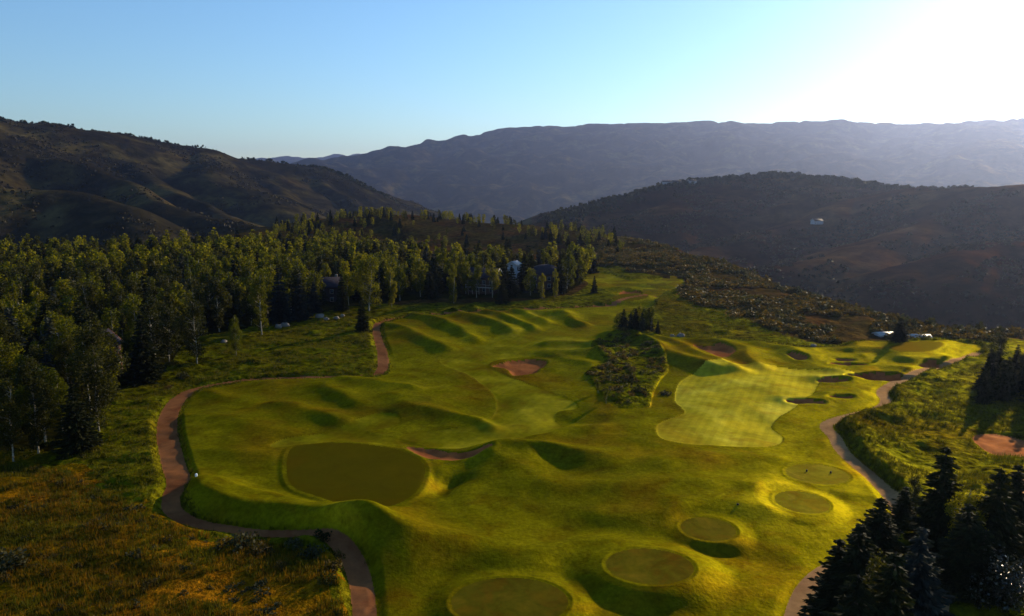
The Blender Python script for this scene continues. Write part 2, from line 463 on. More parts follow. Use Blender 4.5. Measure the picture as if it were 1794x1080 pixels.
def mix(nt, fac, a, b, mode='MIX'):
    m = nt.nodes.new('ShaderNodeMix'); m.data_type = 'RGBA'; m.blend_type = mode
    if isinstance(fac, (int, float)):
        m.inputs[0].default_value = fac
    else:
        nt.links.new(fac, m.inputs[0])
    for i, v in ((6, a), (7, b)):
        if isinstance(v, tuple):
            m.inputs[i].default_value = (*v, 1)
        else:
            nt.links.new(v, m.inputs[i])
    return m.outputs[2]

def ground_mat(name, big, small, bump=0.3, big_s=0.03, small_s=1.2, gloss=1.0, patch=1.0, stripes=None, bump_s=3.0, bdist=0.15):
    """colour from a large patchy noise mixed with a fine one"""
    m, nt, b = new_mat(name)
    tc = nt.nodes.new('ShaderNodeTexCoord').outputs['Object']
    n1 = noise_node(nt, big_s, 5, tc, 0.62, 0.6)
    n2 = noise_node(nt, small_s, 5, tc, 0.7)
    c1 = ramp(nt, n1.outputs[0], big)
    c2 = ramp(nt, n2.outputs[0], small)
    col = mix(nt, 1.0, c1.outputs[0], c2.outputs[0], 'MULTIPLY')
    n4 = noise_node(nt, small_s * 0.13, 4, tc, 0.65, 0.8)
    c4 = ramp(nt, n4.outputs[0], [(0.34, (0.80, 0.70, 0.70)), (0.5, (0.98, 1.0, 1.0)), (0.68, (1.25, 1.2, 1.1))])
    col = mix(nt, patch, col, c4.outputs[0], 'MULTIPLY')
    if stripes:
        ang, width, amt = stripes
        mp = nt.nodes.new('ShaderNodeMapping'); mp.inputs['Rotation'].default_value = (0, 0, ang)
        nt.links.new(tc, mp.inputs[0])
        wv = nt.nodes.new('ShaderNodeTexWave'); wv.wave_profile = 'SIN'; wv.inputs['Scale'].default_value = 1 / width
        wv.inputs['Distortion'].default_value = 1.2; wv.inputs['Detail'].default_value = 2; wv.inputs['Detail Scale'].default_value = 0.4
        nt.links.new(mp.outputs[0], wv.inputs[0])
        st = ramp(nt, wv.outputs[1], [(0.35, (1 - amt,) * 3), (0.65, (1 + 0.0,) * 3)])
        col = mix(nt, 1.0, col, st.outputs[0], 'MULTIPLY')
    bp = nt.nodes.new('ShaderNodeBump')
    bp.inputs['Strength'].default_value = bump
    bp.inputs['Distance'].default_value = bdist
    n3 = noise_node(nt, bump_s, 4, tc, 0.65)
    nt.links.new(n3.outputs[0], bp.inputs['Height'])
    # leaf blades pass and throw light forward in their own colour: diffuse with a tinted glossy share
    nt.nodes.remove(b)
    df = nt.nodes.new('ShaderNodeBsdfDiffuse'); df.inputs['Roughness'].default_value = 0.4
    gl = nt.nodes.new('ShaderNodeBsdfGlossy'); gl.inputs['Roughness'].default_value = 0.62
    nt.links.new(col, df.inputs['Color'])
    nt.links.new(mix(nt, 1.0, col, (gloss, gloss, gloss), 'MULTIPLY'), gl.inputs['Color'])
    nt.links.new(bp.outputs[0], df.inputs['Normal']); nt.links.new(bp.outputs[0], gl.inputs['Normal'])
    ad = nt.nodes.new('ShaderNodeAddShader')
    nt.links.new(df.outputs[0], ad.inputs[0]); nt.links.new(gl.outputs[0], ad.inputs[1])
    nt.links.new(ad.outputs[0], nt.nodes['Material Output'].inputs['Surface'])
    return m

W = (1, 1, 1)
def g3(v): return (v, v, v)
M = {}
M['rough'] = ground_mat('rough_grass', [(0.30, (0.050, 0.026, 0.001)), (0.41, (0.060, 0.042, 0.0008)), (0.50, (0.052, 0.045, 0.0006)), (0.60, (0.072, 0.060, 0.0009)), (0.72, (0.118, 0.094, 0.002))],
    [(0.3, g3(0.62)), (0.7, g3(1.3))], 0.5, 0.035, 1.6, bump_s=2.2, gloss=1.5)
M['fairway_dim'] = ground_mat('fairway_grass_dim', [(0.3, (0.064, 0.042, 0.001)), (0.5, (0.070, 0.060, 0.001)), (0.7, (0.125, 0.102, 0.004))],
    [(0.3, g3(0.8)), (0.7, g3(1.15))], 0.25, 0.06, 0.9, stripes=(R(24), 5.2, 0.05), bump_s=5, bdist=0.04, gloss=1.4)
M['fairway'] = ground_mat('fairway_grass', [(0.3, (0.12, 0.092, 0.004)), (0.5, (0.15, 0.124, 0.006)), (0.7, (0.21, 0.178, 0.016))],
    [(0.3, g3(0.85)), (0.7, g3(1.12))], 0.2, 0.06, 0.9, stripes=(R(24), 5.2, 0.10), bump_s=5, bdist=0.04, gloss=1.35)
M['green'] = ground_mat('green_turf', [(0.3, (0.060, 0.034, 0.001)), (0.5, (0.050, 0.038, 0.001)), (0.72, (0.060, 0.040, 0.001))],
    [(0.3, g3(0.93)), (0.7, g3(1.05))], 0.05, 0.05, 2.5, bump_s=20, bdist=0.01, gloss=0.8, patch=0.3)
M['tee'] = ground_mat('tee_turf', [(0.35, (0.056, 0.034, 0.002)), (0.5, (0.044, 0.036, 0.002)), (0.68, (0.066, 0.044, 0.003))],
    [(0.3, g3(0.85)), (0.7, g3(1.1))], 0.1, 0.25, 1.5, bump_s=8, bdist=0.02, gloss=1.2)
M['tee_worn'] = ground_mat('worn_tee_turf', [(0.35, (0.080, 0.050, 0.003)), (0.5, (0.066, 0.056, 0.003)), (0.68, (0.100, 0.074, 0.006))],
    [(0.3, g3(0.85)), (0.7, g3(1.1))], 0.1, 0.25, 1.5, bump_s=8, bdist=0.02, gloss=1.2)
M['native'] = ground_mat('native_grass', [(0.3, (0.044, 0.032, 0.001)), (0.5, (0.040, 0.040, 0.001)), (0.7, (0.066, 0.054, 0.002))],
    [(0.36, g3(0.25)), (0.64, g3(1.6))], 1.0, 0.03, 0.5, bump_s=0.8, bdist=0.7)
M['meadow'] = ground_mat('dry_meadow', [(0.33, (0.036, 0.038, 0.002)), (0.45, (0.085, 0.052, 0.001)), (0.62, (0.14, 0.056, 0.002)), (0.75, (0.066, 0.052, 0.002))],
    [(0.32, g3(0.3)), (0.7, g3(1.35))], 1.0, 0.05, 1.6, bump_s=2.0, bdist=0.4)
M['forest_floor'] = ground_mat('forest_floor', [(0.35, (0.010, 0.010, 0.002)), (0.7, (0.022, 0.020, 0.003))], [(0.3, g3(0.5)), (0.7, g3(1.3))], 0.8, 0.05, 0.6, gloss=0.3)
M['scrub_ground'] = ground_mat('scrub_ground', [(0.35, (0.034, 0.016, 0.005)), (0.5, (0.036, 0.026, 0.006)), (0.68, (0.075, 0.028, 0.010))],
    [(0.32, g3(0.3)), (0.7, g3(1.4))], 0.8, 0.02, 0.35, bump_s=0.5, bdist=1.0, gloss=0.5)
M['hill'] = ground_mat('hill_scrub', [(0.35, (0.013, 0.012, 0.006)), (0.5, (0.022, 0.017, 0.008)), (0.66, (0.080, 0.058, 0.018))],
    [(0.36, g3(0.5)), (0.66, g3(1.3))], 0.6, 0.006, 0.04, bump_s=0.06, bdist=4.0, gloss=0.3)
M['hill_red'] = ground_mat('red_hill_scrub', [(0.35, (0.024, 0.010, 0.004)), (0.5, (0.036, 0.017, 0.007)), (0.66, (0.085, 0.045, 0.016))],
    [(0.36, g3(0.5)), (0.66, g3(1.3))], 0.6, 0.006, 0.04, bump_s=0.06, bdist=4.0, gloss=0.3)
M['sand'] = ground_mat('red_sand', [(0.35, (0.22, 0.066, 0.018)), (0.7, (0.28, 0.10, 0.032))], [(0.3, g3(0.85)), (0.7, g3(1.1))], 0.4, 0.2, 1.5, bump_s=4, bdist=0.05, gloss=0.2)
M['path'] = ground_mat('path_surface', [(0.35, (0.15, 0.056, 0.020)), (0.7, (0.20, 0.080, 0.030))], [(0.3, g3(0.85)), (0.7, g3(1.12))], 0.25, 0.08, 1.2, bump_s=6, bdist=0.03, gloss=0.3)
M['path_pale'] = ground_mat('pale_path_surface', [(0.35, (0.20, 0.11, 0.045)), (0.7, (0.27, 0.155, 0.07))], [(0.3, g3(0.8)), (0.7, g3(1.12))], 0.25, 0.08, 1.2, bump_s=6, bdist=0.03, gloss=0.3)

# ------------------------------------------------------------------ ground mesh (one polar sheet cut into its surface covers)
def build_ground():
    # columns: fine inside the view, coarse beyond
    half = R(36.5)
    inner = np.arctan(np.linspace(-math.tan(half), math.tan(half), 1040))
    side = np.linspace(half, R(80), 22)[1:]
    ang = np.concatenate([-side[::-1], inner, side])
    pys = np.arange(1150, 478, -1.32)
    rad = [ (CAM_H) * math.cos(PITCH - 0) / 1.0 for _ in ()]
    rad = []
    for p in pys:
        a, b, c = ray(897, p)
        rad.append(-CAM_H / c * b)
    rad = np.array(rad)
    r1 = np.geomspace(rad[-1], 700, 100)[1:]
    r2 = np.geomspace(700, 2100, 110)[1:]
    r3 = np.geomspace(2100, 7800, 95)[1:]
    r4 = np.geomspace(7800, 13000, 22)[1:]
    rad = np.concatenate([[0.5, 15, 30], rad[rad > 31], r1, r2, r3, r4])
    # constant depth rows in view: y = rad there, circular outside
    A, Rr = np.meshgrid(ang, rad)
    X = Rr * np.sin(A) / np.maximum(np.cos(A), math.cos(R(40)))
    Y = Rr * np.cos(A) / np.maximum(np.cos(A), math.cos(R(40)))
    x, y = X.ravel(), Y.ravel()
    z, sd = height(x, y)
    nr, nc = X.shape
    idx = np.arange(nr * nc).reshape(nr, nc)
    F = np.stack([idx[:-1, :-1], idx[:-1, 1:], idx[1:, 1:], idx[1:, :-1]], -1).reshape(-1, 4)
    co = np.stack([x, y, z], -1)
    # vertex normals of the whole sheet so the cut pieces share their shading
    e1 = co[F[:, 2]] - co[F[:, 0]]; e2 = co[F[:, 3]] - co[F[:, 1]]
    fn = np.cross(e1, e2)
    vn = np.zeros_like(co)
    for k in range(4):
        for c in range(3):
            vn[:, c] += np.bincount(F[:, k], fn[:, c], len(co))
    vn /= np.linalg.norm(vn, axis=1, keepdims=True) + 1e-12
    fs = lambda a: a[F].mean(1)
    cx, cy = fs(x), fs(y)
    r = np.hypot(cx, cy)
    zone = np.full(len(F), -1)
    names = []
    def add(mask, name, mat, label=None):
        names.append((name, mat, label)); zone[mask] = len(names) - 1
    crs = fs(sd['course'])
    plat = inside(cx, cy, PLATEAU)
    add(np.ones(len(F), bool), 'hills', 'hill')
    add((r < 2500) & (np.arctan2(cx, cy) > R(1.5)), 'right_hill', 'hill_red')
    add((r < 640) , 'scrub_slope', 'scrub_ground')
    nat_poly = smooth(GL([(-300, 1200), (-500, 600), (300, 560), (640, 535), (1000, 520), (1030, 470), (1100, 475), (1200, 500), (1300, 560), (1420, 600), (1560, 596), (1740, 596), (2300, 640), (2600, 1200)]), True, 3)
    add(inside(cx, cy, nat_poly), 'native_grass_ground', 'native')
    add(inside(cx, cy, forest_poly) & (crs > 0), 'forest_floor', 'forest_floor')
    md = smooth(GL([(-400, 1300), (-600, 860), (-100, 815), (60, 800), (130, 830), (190, 870), (260, 915), (360, 945), (480, 965), (560, 985), (600, 1060), (620, 1300)]), True, 4)
    jit = fbm(cx / 3, cy / 3, 3) * 1.5
    add((sdf(cx, cy, md, 10) + jit < 0) & (crs > 0), 'dry_meadow_ground', 'meadow')
    add(crs < 0, 'rough_grass_ground', 'rough')
    for i, (nme, pl) in enumerate(fairways.items()):
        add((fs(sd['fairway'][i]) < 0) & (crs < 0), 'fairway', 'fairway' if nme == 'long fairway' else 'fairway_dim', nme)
    for i, (nme, pl) in enumerate(greens.items()):
        add(fs(sd['green'][i]) < 0, 'putting_green', 'green', nme)
    for i, e in enumerate(tees):
        add(fs(sd['tee'][i]) < 0, 'tee_box', 'tee_worn' if e[5].startswith(('pale', 'small')) else 'tee', e[5])
    for i, bk in enumerate(bunkers):
        add(fs(sd['bunker'][i]) < 0.3, 'sand_bunker', 'sand', bk[2])
    pth = fs(sd['path']) < 0
    disc = ell_sd(cx, cy, turn_disc)[0] < 0
    add(pth & ((cx < 5) | (cy > 220)), 'cart_path', 'path', 'brick coloured cart path curving down the left side')
    add(pth & (cx >= 5) & (cy <= 220), 'cart_path', 'path_pale', 'pale cart path winding down the right side')
    add(disc, 'turning_disc', 'path', 'round reddish turning disc beside the lower right spruces')
    for i, (name, mat, label) in enumerate(names):
        f = F[zone == i]
        if not len(f):
            continue
        u, inv = np.unique(f, return_inverse=True)
        inv = inv.reshape(-1, 4)
        me = bpy.data.meshes.new(name)
        me.vertices.add(len(u)); me.vertices.foreach_set('co', co[u].astype(np.float32).ravel())
        me.loops.add(len(f) * 4); me.loops.foreach_set('vertex_index', inv.astype(np.int32).ravel())
        me.polygons.add(len(f)); me.polygons.foreach_set('loop_start', np.arange(0, len(f) * 4, 4, dtype=np.int32))
        me.update(calc_edges=True)
        me.polygons.foreach_set('use_smooth', np.ones(len(f), bool))
        me.normals_split_custom_set_from_vertices(vn[u].astype(np.float32))
        me.materials.append(M[mat])
        o = bpy.data.objects.new(name, me); COL.objects.link(o)
        o['kind'] = 'structure'
        if label:
            o['label'] = label

forest_poly = smooth(GL([(-400, 800), (0, 805), (90, 795), (165, 745), (205, 685), (270, 668), (300, 640), (330, 600), (400, 585), (470, 568), (540, 552), (620, 540), (700, 529), (780, 524),
    (860, 522), (960, 522), (1010, 505), (1030, 488), (1050, 476), (1000, 474), (900, 480), (790, 478), (700, 470), (620, 456), (520, 449), (400, 450), (200, 455), (0, 458), (-300, 470), (-500, 520)]), True, 3)
build_ground()
print('ground built')

# ------------------------------------------------------------------ object helpers
def mesh_from(name, V, F4, mats, fmat=None, smooth_=False):
    V = np.asarray(V, np.float32); F4 = np.asarray(F4, np.int32)
    me = bpy.data.meshes.new(name)
    k = F4.shape[1]
    me.vertices.add(len(V)); me.vertices.foreach_set('co', V.ravel())
    me.loops.add(len(F4) * k); me.loops.foreach_set('vertex_index', F4.ravel())
    me.polygons.add(len(F4)); me.polygons.foreach_set('loop_start', np.arange(0, len(F4) * k, k, dtype=np.int32))
    me.update(calc_edges=True)
    for m in mats:
        me.materials.append(m)
    if fmat is not None:
        me.polygons.foreach_set('material_index', np.asarray(fmat, np.int32))
    if smooth_:
        me.polygons.foreach_set('use_smooth', np.ones(len(F4), bool))
    return me

def link(name, data, parent=None, loc=None, rz=None, scale=None):
    o = bpy.data.objects.new(name, data); COL.objects.link(o)
    if parent is not None:
        o.parent = parent
    if loc is not None:
        o.location = loc
    if rz is not None:
        o.rotation_euler[2] = rz
    if scale is not None:
        o.scale = scale
    return o

def tag(o, label=None, cat=None, group=None, kind=None):
    if label: o['label'] = label
    if cat: o['category'] = cat
    if group: o['group'] = group
    if kind: o['kind'] = kind
    return o

def leaf_mat(name, cols, trans=0.45, rough=0.7, spec=0.08, vary=0.25):
    m, nt, b = new_mat(name)
    tc = nt.nodes.new('ShaderNodeTexCoord').outputs['Object']
    oi = nt.nodes.new('ShaderNodeObjectInfo')
    geo = nt.nodes.new('ShaderNodeNewGeometry')
    c1 = ramp(nt, geo.outputs['Random Per Island'], [(0.0, cols[0]), (0.5, cols[1]), (1.0, cols[2])])
    n = noise_node(nt, 0.35, 2, tc)
    v = ramp(nt, n.outputs[0], [(0.35, g3(1 - vary)), (0.65, g3(1 + vary))])
    col = mix(nt, 1.0, c1.outputs[0], v.outputs[0], 'MULTIPLY')
    v2 = ramp(nt, oi.outputs['Random'], [(0.0, (0.55, 0.65, 0.8)), (0.5, (1.0, 1.0, 1.0)), (1.0, (1.3, 1.22, 0.9))])
    col = mix(nt, 1.0, col, v2.outputs[0], 'MULTIPLY')
    nt.links.new(col, b.inputs['Base Color'])
    b.inputs['Roughness'].default_value = rough
    b.inputs['Specular IOR Level'].default_value = spec
    tr = nt.nodes.new('ShaderNodeBsdfTranslucent')
    tcol = mix(nt, 1.0, col, (2.0, 1.9, 0.5), 'MULTIPLY')
    nt.links.new(tcol, tr.inputs['Color'])
    mx = nt.nodes.new('ShaderNodeMixShader'); mx.inputs[0].default_value = trans
    nt.links.new(b.outputs[0], mx.inputs[1]); nt.links.new(tr.outputs[0], mx.inputs[2])
    out = nt.nodes['Material Output']
    nt.links.new(mx.outputs[0], out.inputs['Surface'])
    return m

def plain_mat(name, col, rough=0.7, spec=0.3, nscale=3.0, amt=0.25, bump=0.2):
    m, nt, b = new_mat(name)
    tc = nt.nodes.new('ShaderNodeTexCoord').outputs['Object']
    n = noise_node(nt, nscale, 4, tc)
    r_ = ramp(nt, n.outputs[0], [(0.3, tuple(c * (1 - amt) for c in col)), (0.7, tuple(min(c * (1 + amt), 1) for c in col))])
    nt.links.new(r_.outputs[0], b.inputs['Base Color'])
    b.inputs['Roughness'].default_value = rough
    b.inputs['Specular IOR Level'].default_value = spec
    bp = nt.nodes.new('ShaderNodeBump'); bp.inputs['Strength'].default_value = bump; bp.inputs['Distance'].default_value = 0.05
    nt.links.new(n.outputs[0], bp.inputs['Height']); nt.links.new(bp.outputs[0], b.inputs['Normal'])
    return m

def bark_mat():
    m, nt, b = new_mat('aspen_bark')
    tc = nt.nodes.new('ShaderNodeTexCoord').outputs['Object']
    n = noise_node(nt, 2.0, 3, tc, stretch=(1, 1, 4))
    r_ = ramp(nt, n.outputs[0], [(0.36, (0.05, 0.04, 0.03)), (0.45, (0.22, 0.19, 0.14)), (0.7, (0.34, 0.30, 0.23))])
    nt.links.new(r_.outputs[0], b.inputs['Base Color']); b.inputs['Roughness'].default_value = 0.8
    return m

M['aspen'] = [leaf_mat('aspen_leaves_green', [(0.034, 0.040, 0.002), (0.058, 0.062, 0.002), (0.096, 0.092, 0.004)]),
              leaf_mat('aspen_leaves_yellow', [(0.052, 0.056, 0.002), (0.086, 0.084, 0.003), (0.135, 0.122, 0.005)]),
              leaf_mat('aspen_leaves_dull', [(0.018, 0.020, 0.004), (0.028, 0.029, 0.005), (0.042, 0.040, 0.007)], 0.3)]
M['needle'] = leaf_mat('spruce_needles', [(0.009, 0.012, 0.004), (0.016, 0.019, 0.006), (0.028, 0.028, 0.009)], 0.1, 0.8, 0.05)
M['needle_blue'] = leaf_mat('blue_spruce_needles', [(0.018, 0.022, 0.017), (0.028, 0.032, 0.024), (0.042, 0.044, 0.034)], 0.1, 0.8, 0.05)
M['bark'] = bark_mat()
M['dark_bark'] = plain_mat('spruce_bark', (0.05, 0.035, 0.025), 0.9)
M['scrub'] = leaf_mat('scrub_leaves', [(0.040, 0.028, 0.008), (0.070, 0.048, 0.012), (0.12, 0.075, 0.020)], 0.2)
M['sage'] = leaf_mat('sage_leaves', [(0.028, 0.028, 0.012), (0.048, 0.044, 0.018), (0.07, 0.064, 0.026)], 0.15)
M['tuft_dry'] = leaf_mat('dry_grass_blades', [(0.045, 0.040, 0.003), (0.105, 0.056, 0.003), (0.17, 0.084, 0.006)], 0.3)
M['tuft_green'] = leaf_mat('green_grass_blades', [(0.028, 0.034, 0.002), (0.048, 0.050, 0.003), (0.080, 0.070, 0.005)], 0.3)
M['hill_brush'] = leaf_mat('hill_brush_leaves', [(0.014, 0.012, 0.006), (0.022, 0.018, 0.008), (0.034, 0.026, 0.010)], 0.05)
M['tuft_olive'] = leaf_mat('olive_grass_blades', [(0.030, 0.034, 0.003), (0.055, 0.050, 0.004), (0.085, 0.070, 0.006)], 0.3)
M['glossy'] = leaf_mat('glossy_leaves', [(0.012, 0.014, 0.004), (0.022, 0.022, 0.005), (0.034, 0.030, 0.008)], 0.12, 0.3, 0.5)

def leaves(centres, size, rngl, flat=0.0, aspect=1.0, dirs=None):
    """one bent quad per leaf clump"""
    n = len(centres)
    a = rngl.normal(size=(n, 3)); 
    a[:, 2] *= (1 - flat)
    if dirs is not None:
        a = dirs + 0.25 * a
    a /= np.linalg.norm(a, axis=1, keepdims=True) + 1e-9
    b = rngl.normal(size=(n, 3)); b -= a * (a * b).sum(1, keepdims=True)
    b /= np.linalg.norm(b, axis=1, keepdims=True) + 1e-9
    s = size * rngl.uniform(0.6, 1.3, (n, 1))
    A = a * s * aspect; B = b * s / max(aspect, 1) ** 0.5
    k = rngl.uniform(0.6, 1.0, (n, 1))
    V = np.stack([centres - A * 0.5, centres + B * 0.5 * k, centres + A * 0.5, centres - B * 0.5], 1).reshape(-1, 3)
    F = np.arange(4 * n).reshape(-1, 4)
    return V, F

def tube(pts, rads, sides=6):
    pts = np.asarray(pts, float)
    V = []; F = []
    for i, p in enumerate(pts):
        t = pts[min(i + 1, len(pts) - 1)] - pts[max(i - 1, 0)]
        t = t / (np.linalg.norm(t) + 1e-9)
        u = np.cross(t, [0.3, 1, 0.1]); u /= np.linalg.norm(u) + 1e-9
        w = np.cross(t, u)
        for k in range(sides):
            q = 2 * math.pi * k / sides
            V.append(p + rads[i] * (math.cos(q) * u + math.sin(q) * w))
    for i in range(len(pts) - 1):
        for k in range(sides):
            F.append((i * sides + k, i * sides + (k + 1) % sides, (i + 1) * sides + (k + 1) % sides, (i + 1) * sides + k))
    return np.array(V), np.array(F)

def join(parts):
    Vs, Fs, o = [], [], 0
    for V, F in parts:
        Vs.append(V); Fs.append(np.asarray(F) + o); o += len(V)
    return np.vstack(Vs), np.vstack(Fs)

def aspen_template(seed, h, rad, n_leaf, size, low=0.22, peaks=1):
    r_ = np.random.default_rng(seed)
    parts = [];
    lean = r_.normal(0, 0.02, 2)
    zz = np.linspace(0, h * 0.93, 8)
    tp = np.stack([lean[0] * zz + 0.12 * np.sin(zz * 0.5 + seed), lean[1] * zz + 0.1 * np.cos(zz * 0.4), zz], -1)
    parts.append(tube(tp, np.linspace(0.13, 0.03, 8) * h / 14, 6))
    # clumps: scattered through an upright, uneven crown
    ncl = int(20 + rad * 7)
    cl = []
    tops = [(0, 0, 1.0)] + [(r_.uniform(-.5, .5) * rad, r_.uniform(-.5, .5) * rad, r_.uniform(.8, .95)) for _ in range(peaks)]
    for i in range(ncl):
        t = (i + r_.random()) / ncl
        zc = h * (low + (0.97 - low) * t)
        tx, ty, th = tops[r_.integers(len(tops))]
        prof = math.sqrt(max(0.03, 1 - ((t - 0.45) / 0.60) ** 2))
        rr = rad * prof * math.sqrt(r_.random()) * 0.8
        q = r_.uniform(0, 2 * math.pi)
        c = np.array([math.cos(q) * rr + tx * (1 - abs(t - .5)), math.sin(q) * rr + ty * (1 - abs(t - .5)), zc * (th if t > 0.6 else 1)])
        s = rad * r_.uniform(0.24, 0.48)
        cl.append((c, s))
        b0 = np.array([lean[0] * zc, lean[1] * zc, max(zc - rr * 0.9 - 0.4, h * 0.12)])
        parts.append(tube([b0, (b0 + c) / 2 + [0, 0, -0.1], c], [0.05 * h / 14, 0.035 * h / 14, 0.015], 3))
    tv, tf = join(parts)
    w = np.array([s ** 2 for _, s in cl]); w /= w.sum()
    ids = r_.choice(len(cl), n_leaf, p=w)
    C = np.array([c for c, _ in cl])[ids]; S = np.array([s for _, s in cl])[ids]
    d = r_.normal(size=(n_leaf, 3)); d /= np.linalg.norm(d, axis=1, keepdims=True)
    rr = r_.random(n_leaf) ** 0.42
    P = C + d * (S * rr)[:, None] * np.array([1, 1, 1.45])
    lv, lf = leaves(P, size, r_)
    return (tv, tf), (lv, lf)

def spruce_template(seed, h, rad, n, size):
    r_ = np.random.default_rng(seed)
    tv, tf = tube([(0, 0, 0), (0, 0, h * 0.5), (0, 0, h * 0.98)], [0.02 * h, 0.012 * h, 0.003 * h], 6)
    levels = int(h * 1.9)
    P = []; D = []
    per = max(2, n // (levels * 9))
    for i in range(levels):
        t = (i + r_.uniform(-.3, .3)) / levels
        t = min(max(t, 0.0), 0.985)
        z0 = h * (0.05 + 0.95 * t)
        L = rad * (1 - t) ** 0.85 * r_.uniform(0.8, 1.12) + 0.12
        nb = max(4, int(10 * (1 - t) + 4))
        for b in range(nb):
            q = 2 * math.pi * (b + r_.random() * 0.8) / nb + i
            Lb = L * r_.uniform(0.62, 1.15)
            k = max(3, int(per * 1.6 * (Lb / rad + 0.15)))
            s = np.linspace(0.12, 1, k) + r_.normal(0, 0.03, k)
            droop = -0.32 * s * Lb + 0.16 * s * s * Lb
            x = np.cos(q) * s * Lb; y = np.sin(q) * s * Lb
            side = r_.normal(0, 0.13 * Lb ** 0.7, k) * (1.15 - s * 0.75)
            P.append(np.stack([x - np.sin(q) * side, y + np.cos(q) * side, z0 + droop + r_.normal(0, 0.06, k) - 0.1 * np.abs(side)], -1))
            D.append(np.stack([np.cos(q) * np.ones(k) - np.sin(q) * side * 1.2, np.sin(q) * np.ones(k) + np.cos(q) * side * 1.2, -0.35 * np.ones(k)], -1))
    P = np.vstack(P); D = np.vstack(D)
    lv, lf = leaves(P, size, r_, aspect=1.5, dirs=D)
    return (tv, tf), (lv, lf)

def tree_mesh(name, tpl, bark, leafm):
    (tv, tf), (lv, lf) = tpl
    return mesh_from(name + '_trunk', tv, tf, [bark], None, True), mesh_from(name + '_crown', lv, lf, [leafm])

aspens = []      # near quality: (trunk mesh, crown mesh, colour word)
cw = ['deep green', 'yellow green', 'dull olive']
for k in range(9):
    shape = k % 3
    rad = (1.9, 2.6, 2.2)[shape]; low = (0.10, 0.15, 0.24)[shape]
    tpl = aspen_template(100 + k, 14, rad, 6500, 0.24, low, (1, 2, 3)[shape])
    t, c = tree_mesh('aspen', tpl, M['bark'], M['aspen'][k // 3])
    aspens.append((t, c, cw[k // 3], ('narrow', 'broad rounded', 'high crowned')[shape]))
aspens_far = []
for k in range(9):
    shape = k % 3
    rad = (1.9, 2.6, 2.2)[shape]; low = (0.10, 0.15, 0.24)[shape]
    tpl = aspen_template(100 + k, 14, rad, 2000, 0.42, low, (1, 2, 3)[shape])
    t, c = tree_mesh('aspen', tpl, M['bark'], M['aspen'][k // 3])
    aspens_far.append((t, c, cw[k // 3], ('narrow', 'broad rounded', 'high crowned')[shape]))
spruces = []
for k in range(4):
    tpl = spruce_template(200 + k, 14, (2.6, 3.2, 2.2, 2.9)[k], 9000, 0.34)
    spruces.append((*tree_mesh('spruce', tpl, M['dark_bark'], M['needle'] if k < 3 else M['needle_blue']), ('dark', 'dark', 'dark', 'blue grey')[k], ('full', 'wide skirted', 'slender', 'full')[k]))
spruces_far = []
for k in range(4):
    tpl = spruce_template(200 + k, 14, (2.6, 3.2, 2.2, 2.9)[k], 2200, 0.62)
    spruces_far.append((*tree_mesh('spruce', tpl, M['dark_bark'], M['needle'] if k < 3 else M['needle_blue']), ('dark', 'dark', 'dark', 'blue grey')[k], ('full', 'wide skirted', 'slender', 'full')[k]))

def put_tree(kind, x, y, h, tpl, label, group, rz=None, wide=1.0, z=None):
    e = link('aspen_tree' if kind == 'aspen' else 'spruce_tree', None)
    s = h / 14.0
    e.location = (x, y, (H(x, y) if z is None else z) - 0.1)
    e.rotation_euler[2] = random.uniform(0, 6.28) if rz is None else rz
    e.scale = (s * wide, s * wide, s)
    link('trunk', tpl[0], e); link('crown', tpl[1], e)
    tag(e, label, 'aspen' if kind == 'aspen' else 'spruce', group)
    return e

def to_px(x, y, z):
    cp, sp = math.cos(PITCH), math.sin(PITCH)
    dz = z - CAM_H
    depth = y * cp - dz * sp
    return 897 + FPX * x / depth, 540 + FPX * (-dz * cp - y * sp) / depth if False else 540 - FPX * (dz * cp + y * sp) / depth

# ------------------------------------------------------------------ the forest on the left
placed = []
def free(x, y, d):
    for (a, b, c) in placed:
        if (a - x) ** 2 + (b - y) ** 2 < (d * 0.5 + c * 0.5) ** 2:
            return False
    return True

houses_at = []   # footprints kept clear: (x, y, radius)
for px, py, rr in [(575, 528, 9), (850, 514, 6), (903, 503, 6), (955, 506, 7), (188, 655, 6), (130, 650, 6)]:
    x, y = G(px, py); houses_at.append((x, y, rr))
for h_ in houses_at:
    placed.append((h_[0], h_[1], h_[2] * 1.6))

